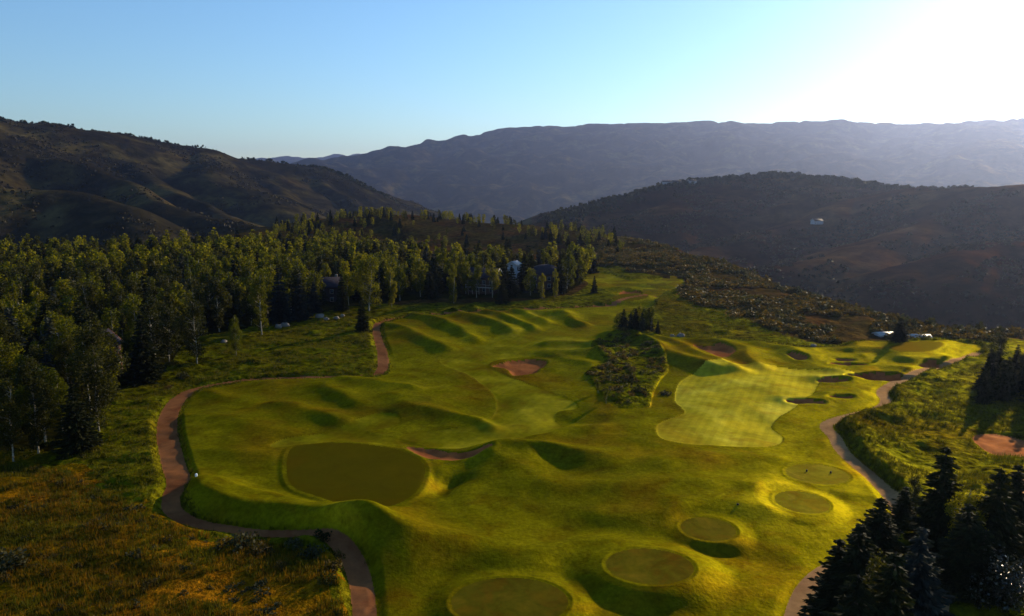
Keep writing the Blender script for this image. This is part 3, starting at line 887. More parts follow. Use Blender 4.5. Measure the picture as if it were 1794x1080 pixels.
# trees that stand out one by one in the photograph: kind, x, base y, height px, template, label
solo = [
 ('spruce', 635, 584, 60, 0, 1.0, 'lone dark spruce at the corner where the path turns'),
 ('aspen', 415, 628, 72, 4, .8, 'lone aspen with a bare pale trunk on the grass slope'),
 ('aspen', 458, 590, 108, 0, 1.1, 'tall pale trunked aspen at the forest edge above the grass slope'),
 ('aspen', 345, 640, 110, 7, 1.25, 'broad round aspen standing out at the forest corner'),
 ('aspen', 175, 762, 190, 7, 1.1, 'tall broad aspen at the inner corner of the forest edge'),
 ('aspen', 70, 800, 165, 6, 1.2, 'dark aspen over white trunks at the lower left forest edge'),
 ('aspen', 22, 815, 140, 8, 1.2, 'aspen cut by the left side of the view, lowest of the forest'),
 ('spruce', 138, 795, 120, 1, 1.1, 'low wide spruce tucked under the tall broad aspen'),
 ('spruce', 255, 668, 115, 0, 1.2, 'dark spruce right of the black gap in the forest edge'),
 ('spruce', 527, 562, 78, 3, 1.0, 'blue grey spruce beside the rocks at the forest edge'),
 ('spruce', 492, 566, 92, 3, 1.0, 'blue grey spruce left of the rocks with a pale top'),
 ('spruce', 600, 546, 62, 2, 1.0, 'slender spruce in front of the dark timber house'),
 ('aspen', 648, 548, 95, 1, 1.4, 'broad light aspen beside the dark timber house'),
 ('aspen', 686, 540, 66, 3, 1.0, 'narrow yellowish aspen right of the broad light one'),
 ('aspen', 795, 531, 66, 3, 1.0, 'yellow green aspen before the balcony house'),
 ('aspen', 950, 524, 42, 3, 1.2, 'low yellow green aspen before the domed roof house'),
 ('aspen', 972, 524, 48, 3, 0.9, 'slim yellow green aspen right of the domed roof house'),
 ('spruce', 880, 532, 45, 1, 1.0, 'brownish spruce under the white gabled house'),
 ('spruce', 1575, 604, 42, 1, 1.4, 'dark conifer between the two pale roofs at the valley edge'),
 ('aspen', 1048, 690, 26, 2, 1.0, 'small tree on the lower left rim of the scrub hollow'),
 ('aspen', 1062, 708, 30, 5, 1.0, 'small tree at the lower tip of the scrub hollow'),
 ('aspen', 1106, 682, 30, 8, 1.0, 'small dull tree inside the scrub hollow'),
 ('spruce', 1152, 592, 24, 0, 1.0, 'small single spruce right of the conifer clump'),
 ('spruce', 1041, 516, 30, 0, 1.0, 'small dark spruce on the far fairway bank'),
]
for kind, px, py, hp, ti, wide, lab in solo:
    x, y = G(px, py)
    depth = y * math.cos(PITCH) + CAM_H * math.sin(PITCH)
    h = hp / FPX * depth * 1.06
    tp = (aspens if kind == 'aspen' else spruces)[ti]
    put_tree(kind, x, y, h, tp, lab, 'trees along the edges of the course', wide=wide * (1.25 if kind == 'spruce' else 1.0))
    placed.append((x, y, 4.0))

# clump on the knoll between the fairways
for i in range(11):
    px = 1088 + i * 5.2 + random.uniform(-2, 2); py = 590 + random.uniform(-6, 3)
    x, y = G(px, py)
    od = ('leftmost', 'second', 'third', 'fourth', 'fifth', 'middle', 'fifth last', 'fourth last', 'third last', 'second last', 'rightmost')[i]
    put_tree('spruce', x, y, random.uniform(4.6, 8.0), spruces_far[i % 4] if i % 2 else aspens_far[(i // 2) % 6], f'{od} conifer, left to right, in the clump between the fairways', 'conifers in the clump between the fairways', wide=1.15)

fp = np.array(forest_poly)
cand = []
x0, y0 = fp.min(0); x1, y1 = fp.max(0)
n_try = 26000
rx = rng.uniform(-330, 60, n_try); ry = rng.uniform(85, 440, n_try)
ok = inside(rx, ry, forest_poly) & (np.abs(rx / ry) < 0.80)
forest_trees = []
cell = {}
def near_ok(x, y, d):
    ci, cj = int(x // 8), int(y // 8)
    for a in range(ci - 1, ci + 2):
        for b in range(cj - 1, cj + 2):
            for (u, v) in cell.get((a, b), ()):
                if (u - x) ** 2 + (v - y) ** 2 < d * d:
                    return False
    return True
dens = fbm(rx / 45, ry / 45, 2)
for i in np.nonzero(ok)[0]:
    x, y = rx[i], ry[i]
    d = 5.0 if y < 200 else 5.7
    if near_ok(x, y, d) and all((x - a) ** 2 + (y - b) ** 2 > ((c + 4) * 0.5) ** 2 for a, b, c in placed):
        # keep the sight line to the houses open
        blocked = False
        for hx, hy, hr in houses_at:
            if hy > 200 and hy - 24 < y < hy and abs(x - hx * y / hy) < hr * 0.4:
                blocked = True
        if blocked:
            continue
        cell.setdefault((int(x // 8), int(y // 8)), []).append((x, y))
        pine = random.random() < (0.42 if dens[i] < -0.1 else 0.13)
        forest_trees.append((x, y, pine))
forest_trees.sort(key=lambda t: math.hypot(t[0], t[1]))
print('forest trees', len(forest_trees))
FX = np.array([t[0] for t in forest_trees]); FY = np.array([t[1] for t in forest_trees])
FZ = height(FX, FY)[0]
rows = [(0, 120, 'rows by the meadow'), (120, 160, 'forest front'), (160, 200, 'lower forest'), (200, 250, 'middle forest'), (250, 310, 'upper forest'), (310, 600, 'forest skyline')]
far_rest_a, far_rest_s = [], []
n_a = n_s = 0
for (x, y, pine), z in zip(forest_trees, FZ):
    r = math.hypot(x, y)
    row = next(t for a, b, t in rows if a <= r < b)
    px = to_px(x, y, z)[0]
    zone_ = 'far left' if px < 150 else 'left' if px < 330 else 'centre' if px < 520 else 'house side' if px < 760 else 'right end'
    if pine:
        h = random.uniform(9, 15); hw = 'tall' if h > 13 else 'short' if h < 11 else 'medium'
        if n_s < 225:
            k = random.randrange(4); n_s += 1
            tp = (spruces if r < 170 else spruces_far)[k]
            put_tree('spruce', x, y, h, tp, f'{hw} {tp[2]} {tp[3]} spruce among aspens, {row}, {zone_}', 'spruces standing among the forest aspens', z=z, wide=random.uniform(1.2, 1.5))
        else:
            far_rest_s.append((x, y, z, h))
    else:
        h = random.uniform(10.5, 16.0)
        if r < 130: h *= 0.92
        hw = 'tall' if h > 14.3 else 'short' if h < 12 else 'medium'
        if n_a < 262:
            n_a += 1
            k = random.choices(range(9), weights=[3, 2, 2, 1, 1, 1, 4, 4, 4] if px < 300 else [3, 3, 2, 3, 3, 2, 1, 1, 1])[0]
            tp = (aspens if r < 185 else aspens_far)[k]
            put_tree('aspen', x, y, h, tp, f'{hw} {tp[3]} {tp[2]} aspen, {row}, {zone_}', 'aspens of the forest on the left', z=z, wide=random.uniform(1.05, 1.45))
        else:
            far_rest_a.append((x, y, z, h))
print('rest', len(far_rest_a), len(far_rest_s))

def scatter_mesh(name, tpls, spots, mats, r_, wide=(0.9, 1.15), base_h=14.0):
    """many far plants joined into one mass"""
    Vs, Fs, fm, o = [], [], [], 0
    for (x, y, z, h) in spots:
        ti = int(r_.integers(len(tpls)))
        V, F = tpls[ti]
        q = r_.uniform(0, 6.28); s = h / base_h; w = s * r_.uniform(*wide)
        c, sn = math.cos(q) * w, math.sin(q) * w
        P = np.empty_like(V)
        P[:, 0] = V[:, 0] * c - V[:, 1] * sn + x; P[:, 1] = V[:, 0] * sn + V[:, 1] * c + y; P[:, 2] = V[:, 2] * s + z
        Vs.append(P.astype(np.float32)); Fs.append(F + o); o += len(V)
        fm.append(np.full(len(F), ti % len(mats)))
    me = mesh_from(name, np.vstack(Vs), np.vstack(Fs), mats, np.concatenate(fm))
    o_ = link(name, me)
    return o_

rr_ = np.random.default_rng(77)
far_t = []
for k in range(6):
    (tv, tf), (lv, lf) = aspen_template(300 + k, 14, (2.2, 2.8)[k % 2], 420, 0.92, 0.22, 2)
    far_t.append((lv, lf))
if far_rest_a:
    tag(scatter_mesh('far_aspen_forest', far_t, far_rest_a, M['aspen'], rr_), 'distant mass of aspen crowns along the top of the forest', 'forest', None, 'stuff')
if far_rest_s:
    st = []
    for k in range(3):
        (tv, tf), (lv, lf) = spruce_template(330 + k, 14, 2.8, 420, 1.1); st.append((lv, lf))
    tag(scatter_mesh('far_spruce_forest', st, far_rest_s, [M['needle']], rr_), 'distant mass of dark spruces between the aspen crowns', 'forest', None, 'stuff')
print('forest done')

# ------------------------------------------------------------------ wooded rise behind the houses
spots_a, spots_s = [], []
xs = rng.uniform(-230, 130, 7000); ys = rng.uniform(400, 640, 7000)
zs = height(xs, ys)[0]
pxs = np.array([to_px(a, b, c) for a, b, c in zip(xs, ys, zs)])
dn = fbm(xs / 30 + 9, ys / 30, 3)
for x, y, z, (px, py), d in zip(xs, ys, zs, pxs, dn):
    if not (480 < px < 1090): continue
    top = abs(seg_dist(np.array([x]), np.array([y]), back_ridge)[0]) < 22
    p = 0.0
    if px < 700: p = 0.55 if d > -0.35 else 0.1
    if top: p = max(p, 0.45 if d > -0.2 else 0.08)
    if 900 < px < 1085 and abs(py - 420) < 14: p = 0.4
    if 700 < px < 900 and not top: p = 0.1
    if random.random() < p * 0.35:
        (spots_s if random.random() < 0.4 else spots_a).append((x, y, z - 0.3, random.uniform(4, 8.5)))
print('rise', len(spots_a), len(spots_s))
sp_s = []
for k in range(3):
    (tv, tf), (lv, lf) = spruce_template(350 + k, 14, 3.0, 300, 1.2); sp_s.append((lv, lf))
sm_a = [aspen_template(370 + k, 14, 3.2, 240, 1.2, 0.1, 2)[1] for k in range(4)]
def single_scatter(spots, tpls, mats, cat, label, group, limit=280):
    """the nearest as trees of their own, the rest as one wood"""
    spots.sort(key=lambda s: s[1])
    ms = [mesh_from(cat, V, F, [mats[i % len(mats)]]) for i, (V, F) in enumerate(tpls)]
    for i, (x, y, z, h) in enumerate(spots[:limit]):
        o = link(cat + '_tree', ms[i % len(ms)], loc=(x, y, z), rz=random.uniform(0, 6.28), scale=(h / 14 * random.uniform(.9, 1.4),) * 2 + (h / 14,))
        q = to_px(x, y, z)[0]
        side = 'left end' if q < 640 else 'left half' if q < 740 else 'middle' if q < 860 else 'right half' if q < 980 else 'right end'
        hw = 'taller' if h > 7 else 'low' if h < 5.3 else 'medium'
        tag(o, f'{hw} {label}, {side}' + (' slope' if y < 500 else ' top'), cat, group)
    return spots[limit:]
rest = single_scatter(spots_a, sm_a, M['aspen'], 'aspen', 'distant aspen on the wooded rise', 'aspens on the wooded rise', 40)
if rest: tag(scatter_mesh('rise_aspen_wood', sm_a, rest, M['aspen'], rr_), 'thin aspen wood on the rise behind the houses', 'wood', None, 'stuff')
rest = single_scatter(spots_s, sp_s, [M['needle']], 'spruce', 'dark conifer on the wooded rise', 'conifers on the wooded rise', 60)
if rest: tag(scatter_mesh('rise_spruce_wood', sp_s, rest, [M['needle']], rr_), 'dark conifer wood on the rise behind the houses', 'wood', None, 'stuff')

# ------------------------------------------------------------------ spruces in the lower right and at the right edge
near_sp = [  # apex x, apex y, distance y, template, wide, label
 (1660, 778, 78, 0, 1.05, 'tallest dark spruce in the lower right, sharp tipped'),
 (1755, 815, 74, 1, 1.0, 'spruce right of the tallest one with a broken outline'),
 (1786, 812, 80, 2, 1.0, 'slim spruce cut by the right side of the view'),
 (1618, 920, 62, 3, 1.0, 'grey tipped spruce in front of the tallest one'),
 (1545, 868, 76, 1, 1.0, 'spruce beside the lower end of the pale path'),
 (1588, 850, 84, 0, 1.1, 'spruce behind the path end, left of the tallest'),
 (1472, 940, 66, 0, 0.95, 'leftmost spruce of the lower right group'),
 (1510, 915, 64, 2, 1.25, 'narrow spruce second from the left in the lower right group'),
 (1505, 1000, 54, 1, 1.1, 'wide low spruce at the bottom edge beside the brick path'),
 (1570, 960, 55, 0, 1.2, 'full spruce at the bottom edge in the middle of the group'),
 (1700, 880, 70, 2, 1.2, 'slender spruce in front of the turning disc'),
 (1728, 925, 68, 0, 1.0, 'shaded spruce between the two tallest on the right'),
]
for px, py, d, ti, wide, lab in near_sp:
    a, b, c = ray(px, py)
    t = d / b
    x, y, zt = a * t, b * t, CAM_H + c * t
    zg = H(x, y)
    h = max(zt - zg, 4)
    put_tree('spruce', x, y, h, spruces[ti], lab, 'spruces in the lower right corner', wide=wide * min(1.5, 14 / h) * 1.35)
near_as = [(1545, 975, 58, 7, 'green leafy aspen crown low among the corner spruces'), (1700, 845, 74, 4, 'sunlit leafy aspen behind the slender spruce'),
           (1600, 880, 88, 7, 'dull olive aspen behind the path end spruce')]
for px, py, d, ti, lab in near_as:
    a, b, c = ray(px, py); t = d / b
    x, y, zt = a * t, b * t, CAM_H + c * t
    put_tree('aspen', x, y, max(zt - H(x, y), 5), aspens[ti], lab, 'spruces in the lower right corner')
edge = [(1745, 570, 205), (1775, 560, 200), (1800, 553, 195), (1726, 600, 185), (1760, 590, 180), (1795, 585, 172), (1722, 625, 168), (1750, 618, 164), (1785, 610, 158), (1735, 640, 156), (1770, 632, 150), (1800, 625, 146),
        (1830, 560, 190), (1840, 600, 165), (1850, 620, 145), (1875, 580, 180), (1890, 600, 160), (1900, 640, 140)]
ex = []
for i in range(900):
    px_, py_ = random.uniform(1722, 1960), random.uniform(650, 712)
    px_ += (700 - py_) * 0.10
    x, y = G(px_, py_)
    if all((x - a) ** 2 + (y - b) ** 2 > 3.6 ** 2 for a, b in ex):
        ex.append((x, y))
for i, (x, y) in enumerate(ex):
    pine = i % 5 < 4
    tp = spruces[i % 3] if pine else aspens[6 + i % 3]
    h = random.uniform(5, 9) + 5 * sstep(35, 75, x - y * .62 + 30)
    hw = 'tall' if h > 10 else 'short' if h < 7 else 'medium'
    dw = 'front' if y < 118 else 'back' if y > 140 else 'middle'
    put_tree('spruce' if pine else 'aspen', x, y, h, tp, f'{hw} {tp[3]} {tp[2]} tree, {dw} of shaded stand at right edge', 'shaded stand at the right edge', wide=random.uniform(1.4, 1.9) if pine else 1.3)
print('edge trees', len(ex))
print('right trees done')

# ------------------------------------------------------------------ shrubs, scrub and grass
def bush_tpl(seed, n, size, flat=0.6):
    r_ = np.random.default_rng(seed)
    d = r_.normal(size=(n, 3)); d /= np.linalg.norm(d, axis=1, keepdims=True)
    d[:, 2] = np.abs(d[:, 2])
    P = d * (r_.random((n, 1)) ** 0.35) * np.array([1, 1, flat]) * (1 + 0.35 * np.sin(d[:, :1] * 5 + seed) * np.cos(d[:, 1:2] * 4))
    return leaves(P, size, r_)
bushes = [bush_tpl(k, 60, 0.36, 0.7) for k in range(5)]
small_b = [bush_tpl(20 + k, 14, 0.8, 0.8) for k in range(4)]

def spots_in(poly, n, hmin, hmax, cond=None, clump=None):
    poly = np.asarray(poly)
    x0, y0 = poly.min(0); x1, y1 = poly.max(0)
    x = rng.uniform(x0, x1, n); y = rng.uniform(y0, y1, n)
    m = inside(x, y, poly) & (np.abs(x) < 0.80 * y + 12)
    x, y = x[m], y[m]
    if clump is not None:
        s, th = clump
        m = fbm(x / s, y / s, 3) > th
        x, y = x[m], y[m]
    z, sd = height(x, y)
    if cond is not None:
        m = cond(x, y, z, sd); x, y, z = x[m], y[m], z[m]
    h = rng.uniform(hmin, hmax, len(x))
    return list(zip(x, y, z - 0.05, h))

edge_poly = GL([(1190, 498), (1190, 520), (1220, 536), (1290, 562), (1380, 588), (1450, 600), (1560, 598), (1700, 603), (1740, 606), (1760, 578), (1660, 574), (1580, 558), (1500, 536), (1420, 512), (1340, 488), (1260, 466), (1180, 449), (1092, 425), (1050, 440), (1050, 470), (1110, 478), (1200, 486)])
sp = spots_in(edge_poly, 9000, 0.7, 2.3, lambda x, y, z, sd: sd['course'] > 2, (16, -0.25))
print('scrub', len(sp))
tag(scatter_mesh('valley_edge_scrub', bushes, sp[:3200], [M['scrub'], M['sage'], M['scrub']], rr_, (0.9, 1.4), 1.0), 'brown and olive scrub covering the edge of the valley', 'scrub', None, 'stuff')
# taller bushes along the skyline of that edge
line = smooth(GL([(1085, 430), (1180, 455), (1260, 472), (1340, 493), (1420, 517), (1500, 541), (1580, 563), (1660, 579), (1740, 580)]), False, 30)
sp = []
for i in range(330):
    p = line[rng.integers(len(line))] + rng.normal(0, 4, 2)
    sp.append((p[0], p[1], H(p[0], p[1]) - 0.1, rng.uniform(1.5, 3.6)))
tag(scatter_mesh('skyline_scrub', bushes, sp, [M['scrub'], M['sage']], rr_, (0.8, 1.2), 1.0), 'bushes standing on the skyline of the valley edge', 'scrub', None, 'stuff')
sp = spots_in(island, 900, 0.3, 1.0, lambda x, y, z, sd: sd['course'] > 0.8, (5, -0.2))
tag(scatter_mesh('island_scrub', bushes, sp, [M['scrub'], M['sage']], rr_, (0.8, 1.2), 1.0), 'dark scrub in the hollow between the two fairways', 'scrub', None, 'stuff')

def tuft_tpl(seed, n, h, w):
    r_ = np.random.default_rng(seed)
    V = []; F = []
    for i in range(n):
        q = r_.uniform(0, 6.28); a = r_.uniform(0, 6.28); rr = r_.uniform(0, w)
        b = np.array([math.cos(q) * rr, math.sin(q) * rr, 0]); ww = r_.uniform(0.03, 0.07)
        top = b + np.array([math.cos(q) * r_.uniform(0, .45), math.sin(q) * r_.uniform(0, .45), 1]) * h * r_.uniform(0.6, 1.1)
        u = np.array([math.cos(a), math.sin(a), 0]) * ww
        V += [b - u, b + u, top]; F.append((3 * i, 3 * i + 1, 3 * i + 2))
    return np.array(V), np.array(F)
tufts = [tuft_tpl(k, 8, 1.0, 0.45) for k in range(6)]
meadow_poly = GL([(-200, 1150), (-300, 830), (0, 815), (120, 830), (190, 870), (262, 915), (370, 945), (500, 960), (575, 985), (600, 1060), (615, 1150)])
sp = spots_in(meadow_poly, 26000, 0.35, 0.85, lambda x, y, z, sd: (sd['course'] > 0.5) & (sd['path'] > 0.3), (7, -0.45))
print('meadow tufts', len(sp))
sx = np.array([(a[0], a[1]) for a in sp])
pn = fbm(sx[:, 0] / 6, sx[:, 1] / 6, 3) + rng.normal(0, .25, len(sx))
dry = [a for a, p in zip(sp, pn) if p > -0.12][:11000]
grn = [a for a, p in zip(sp, pn) if p <= -0.12][:6000]
tag(scatter_mesh('dry_meadow_grass', tufts, dry, [M['tuft_dry'], M['tuft_dry'], M['tuft_olive']], rr_, (0.8, 1.3), 1.0), 'tall orange and brown dry grass filling the lower left meadow', 'grass', None, 'stuff')
tag(scatter_mesh('green_meadow_grass', tufts, grn, [M['tuft_olive'], M['tuft_green'], M['tuft_olive']], rr_, (0.8, 1.4), 1.0), 'dark green patches among the dry meadow grass', 'grass', None, 'stuff')
mb = spots_in(meadow_poly, 1500, 0.25, 0.7, lambda x, y, z, sd: (sd['course'] > 1) & (sd['path'] > 0.8), (5, 0.25))
tag(scatter_mesh('meadow_brush', bushes, mb, [M['sage'], M['scrub']], rr_, (0.9, 1.4), 1.0), 'low dark brush scattered through the dry meadow', 'brush', None, 'stuff')
nat1 = GL([(0, 800), (160, 760), (210, 690), (330, 660), (420, 600), (560, 565), (650, 560), (662, 655), (350, 670), (290, 700), (285, 900), (200, 870), (120, 820), (0, 812)])
sp = spots_in(nat1, 15000, 0.3, 0.7, lambda x, y, z, sd: (sd['course'] > 0.5) & (sd['path'] > 0.4), (5, -0.15))
nat2 = GL([(1570, 690), (1640, 665), (1720, 640), (1900, 680), (1900, 900), (1700, 900), (1560, 850), (1500, 790), (1480, 745), (1560, 722)])
sp += spots_in(nat2, 12000, 0.3, 0.7, lambda x, y, z, sd: (sd['course'] > 0.5) & (sd['path'] > 0.4), (5, -0.15))
nat3 = GL([(1090, 595), (1080, 570), (1150, 530), (1200, 500), (1300, 560), (1420, 600)])
sp += spots_in(nat3, 5000, 0.4, 0.8, lambda x, y, z, sd: (sd['course'] > 0.8), (6, -0.1))
print('native tufts', len(sp))
tag(scatter_mesh('native_grass', tufts, sp, [M['tuft_green'], M['tuft_green'], M['tuft_olive']], rr_, (1.1, 1.8), 1.0), 'tufted olive native grass beside the cart paths', 'grass', None, 'stuff')

cp_ = np.asarray(course)
fr = []
for _ in range(9000):
    k = rng.integers(len(cp_)); a = cp_[k]; b = cp_[(k + 1) % len(cp_)]
    t = rng.random(); p = a * (1 - t) + b * t + rng.normal(0, 0.7, 2)
    if p[1] < 260: fr.append(p)
fr = np.array(fr); fz, fsd = height(fr[:, 0], fr[:, 1])
keep = (fsd['path'] > 0.05) & (fsd['course'] > -0.5)
fr = [(x, y, z - 0.05, rng.uniform(0.25, 0.6)) for (x, y), z, k in zip(fr, fz, keep) if k]
tag(scatter_mesh('verge_grass', tufts, fr, [M['tuft_olive'], M['tuft_green']], rr_, (0.9, 1.5), 1.0), 'ragged longer grass along the edge of the mown turf', 'grass', None, 'stuff')

# single shrubs that can be told apart
bush_m = [mesh_from('shrub_leaves', *bush_tpl(60 + k, 320, 0.2, 0.75), [M[('sage', 'scrub', 'aspen')[k % 3]] if k % 3 < 2 else M['aspen'][2]]) for k in range(6)]
shr = [
 (20, 1005, 2.2, 'round dark shrub at the left side of the dry meadow'), (265, 1040, 1.1, 'pale topped shrub low in the dry meadow'), (75, 918, 0.7, 'small brown shrub alone in the dry meadow'),
 (428, 960, 1.9, 'grey sage shrub below the brick path'), (455, 975, 1.5, 'second grey sage shrub, right of the first'), (560, 955, 1.3, 'dark shrub at the outer bend of the path'),
 (548, 985, 1.4, 'dark shrub above the bright grass verge'), (585, 1010, 1.2, 'dark shrub squeezed against the path'), (575, 1035, 1.1, 'shrub near the lower end of the left path'),
 (520, 962, 1.2, 'shrub left of the outer bend of the path'), (492, 1005, 0.8, 'little shrub with a bare stem in the meadow'), (300, 645, 1.6, 'dark low shrub by the forest corner'),
 (320, 663, 1.5, 'flat dark shrub above the path edge'), (294, 681, 0.9, 'tiny round shrub above the path bend'), (112, 806, 1.2, 'dark shrub under the lowest aspens'),
 (1165, 690, 1.2, 'shrub on the right rim of the scrub hollow'), (1105, 668, 1.7, 'dark shrub in the middle of the scrub hollow'), (1120, 690, 1.6, 'tallest shrub low in the scrub hollow'),
 (1600, 632, 0.0, ''), (590, 985, 1.0, 'small shrub between path and bright verge'),
]
for i, (px, py, s, lab) in enumerate(shr):
    if s == 0: continue
    x, y = G(px, py)
    o = link('shrub', bush_m[i % 6], loc=(x, y, H(x, y) - 0.05), rz=random.uniform(0, 6.28), scale=(s, s, s))
    tag(o, lab, 'shrub', 'single shrubs around the course')

# trees and brush on the distant hills
def hill_spots(n, amin, amax, rmin, rmax, hmin, hmax, th, scale):
    a = rng.uniform(R(amin), R(amax), n); r = np.sqrt(rng.uniform(rmin ** 2, rmax ** 2, n))
    x, y = r * np.sin(a), r * np.cos(a)
    m = fbm(x / scale, y / scale, 4) > th
    x, y = x[m], y[m]
    z = height(x, y)[0]
    return list(zip(x, y, z - 0.3, rng.uniform(hmin, hmax, len(x))))
blob = [bush_tpl(40 + k, 7, 1.1, 1.0) for k in range(4)]
sp = hill_spots(16000, 2, 36, 620, 1450, 1.2, 3.0, -0.05, 60)
tag(scatter_mesh('right_hill_brush', blob, sp, [M['hill_brush']], rr_, (0.9, 1.3), 1.0), 'dark oak brush spread over the middle hill on the right', 'brush', None, 'stuff')
sp = hill_spots(12000, -36, -4, 820, 2000, 1.2, 3.0, 0.30, 110)
tag(scatter_mesh('left_hill_brush', blob, sp, [M['hill_brush']], rr_, (0.9, 1.3), 1.0), 'dark brush and trees over the hill on the left', 'brush', None, 'stuff')
def crest_line(i, n, jit, hmin, hmax, t0=0.0, t1=1.0):
    pts = np.array([(p[0], p[1]) for p in hill_ridges[i][0]])
    out = []
    for _ in range(n):
        t = rng.uniform(t0, t1) * (len(pts) - 1); k = min(int(t), len(pts) - 2); f = t - k
        p = pts[k] * (1 - f) + pts[k + 1] * f + rng.normal(0, jit, 2)
        out.append((p[0], p[1]))
    a = np.array(out); z = height(a[:, 0], a[:, 1])[0]
    return [(x, y, zz - 0.5, rng.uniform(hmin, hmax)) for (x, y), zz in zip(out, z)]
sp = crest_line(7, 900, 16, 2.5, 7.0, 0.05, 0.75) + crest_line(0, 700, 18, 2.5, 6.0, 0.1, 0.9)
tag(scatter_mesh('crest_trees', blob, sp, [M['needle']], rr_, (0.9, 1.3), 1.0), 'thin line of trees on the crests of the nearer hills', 'trees', None, 'stuff')
print('vegetation done')

# ------------------------------------------------------------------ houses
M['timber'] = plain_mat('dark_timber', (0.035, 0.026, 0.024), 0.8, 0.2)
M['stucco'] = plain_mat('pale_stucco', (0.36, 0.36, 0.38), 0.8, 0.2)
M['brown_wall'] = plain_mat('brown_siding', (0.07, 0.040, 0.030), 0.8, 0.2)
M['dark_roof'] = plain_mat('slate_roof', (0.030, 0.026, 0.034), 0.95, 0.05)
M['pale_roof'] = plain_mat('pale_metal_roof', (0.36, 0.34, 0.32), 0.6, 0.3)
M['orange_trim'] = plain_mat('orange_fascia', (0.42, 0.13, 0.05), 0.7)
M['trim'] = plain_mat('pale_trim', (0.34, 0.31, 0.27), 0.6)
M['glass'] = plain_mat('window_glass', (0.02, 0.025, 0.035), 0.08, 0.8, amt=0.05, bump=0.0)
M['stone'] = plain_mat('grey_boulder', (0.17, 0.14, 0.11), 0.9, 0.2, 1.5, 0.3, 0.8)

def box_vf(x0, x1, y0, y1, z0, z1):
    V = np.array([(x0, y0, z0), (x1, y0, z0), (x1, y1, z0), (x0, y1, z0), (x0, y0, z1), (x1, y0, z1), (x1, y1, z1), (x0, y1, z1)], float)
    F = np.array([(0, 3, 2, 1), (4, 5, 6, 7), (0, 1, 5, 4), (1, 2, 6, 5), (2, 3, 7, 6), (3, 0, 4, 7)])
    return V, F

def gable_roof(w, d, z, rise, over=0.5, th=0.22):
    """ridge along x"""
    a, b = w / 2 + over, d / 2 + over
    lo = z - rise * over / (d / 2)
    V = [(-a, -b, lo), (a, -b, lo), (a, 0, z + rise), (-a, 0, z + rise), (-a, b, lo), (a, b, lo)]
    V += [(x, y, q + th) for x, y, q in V]
    F = [(0, 1, 2, 3), (3, 2, 5, 4), (6, 9, 8, 7), (9, 10, 11, 8), (0, 6, 7, 1), (4, 5, 11, 10), (0, 3, 9, 6), (3, 4, 10, 9), (1, 7, 8, 2), (2, 8, 11, 5)]
    return np.array(V, float), np.array(F)

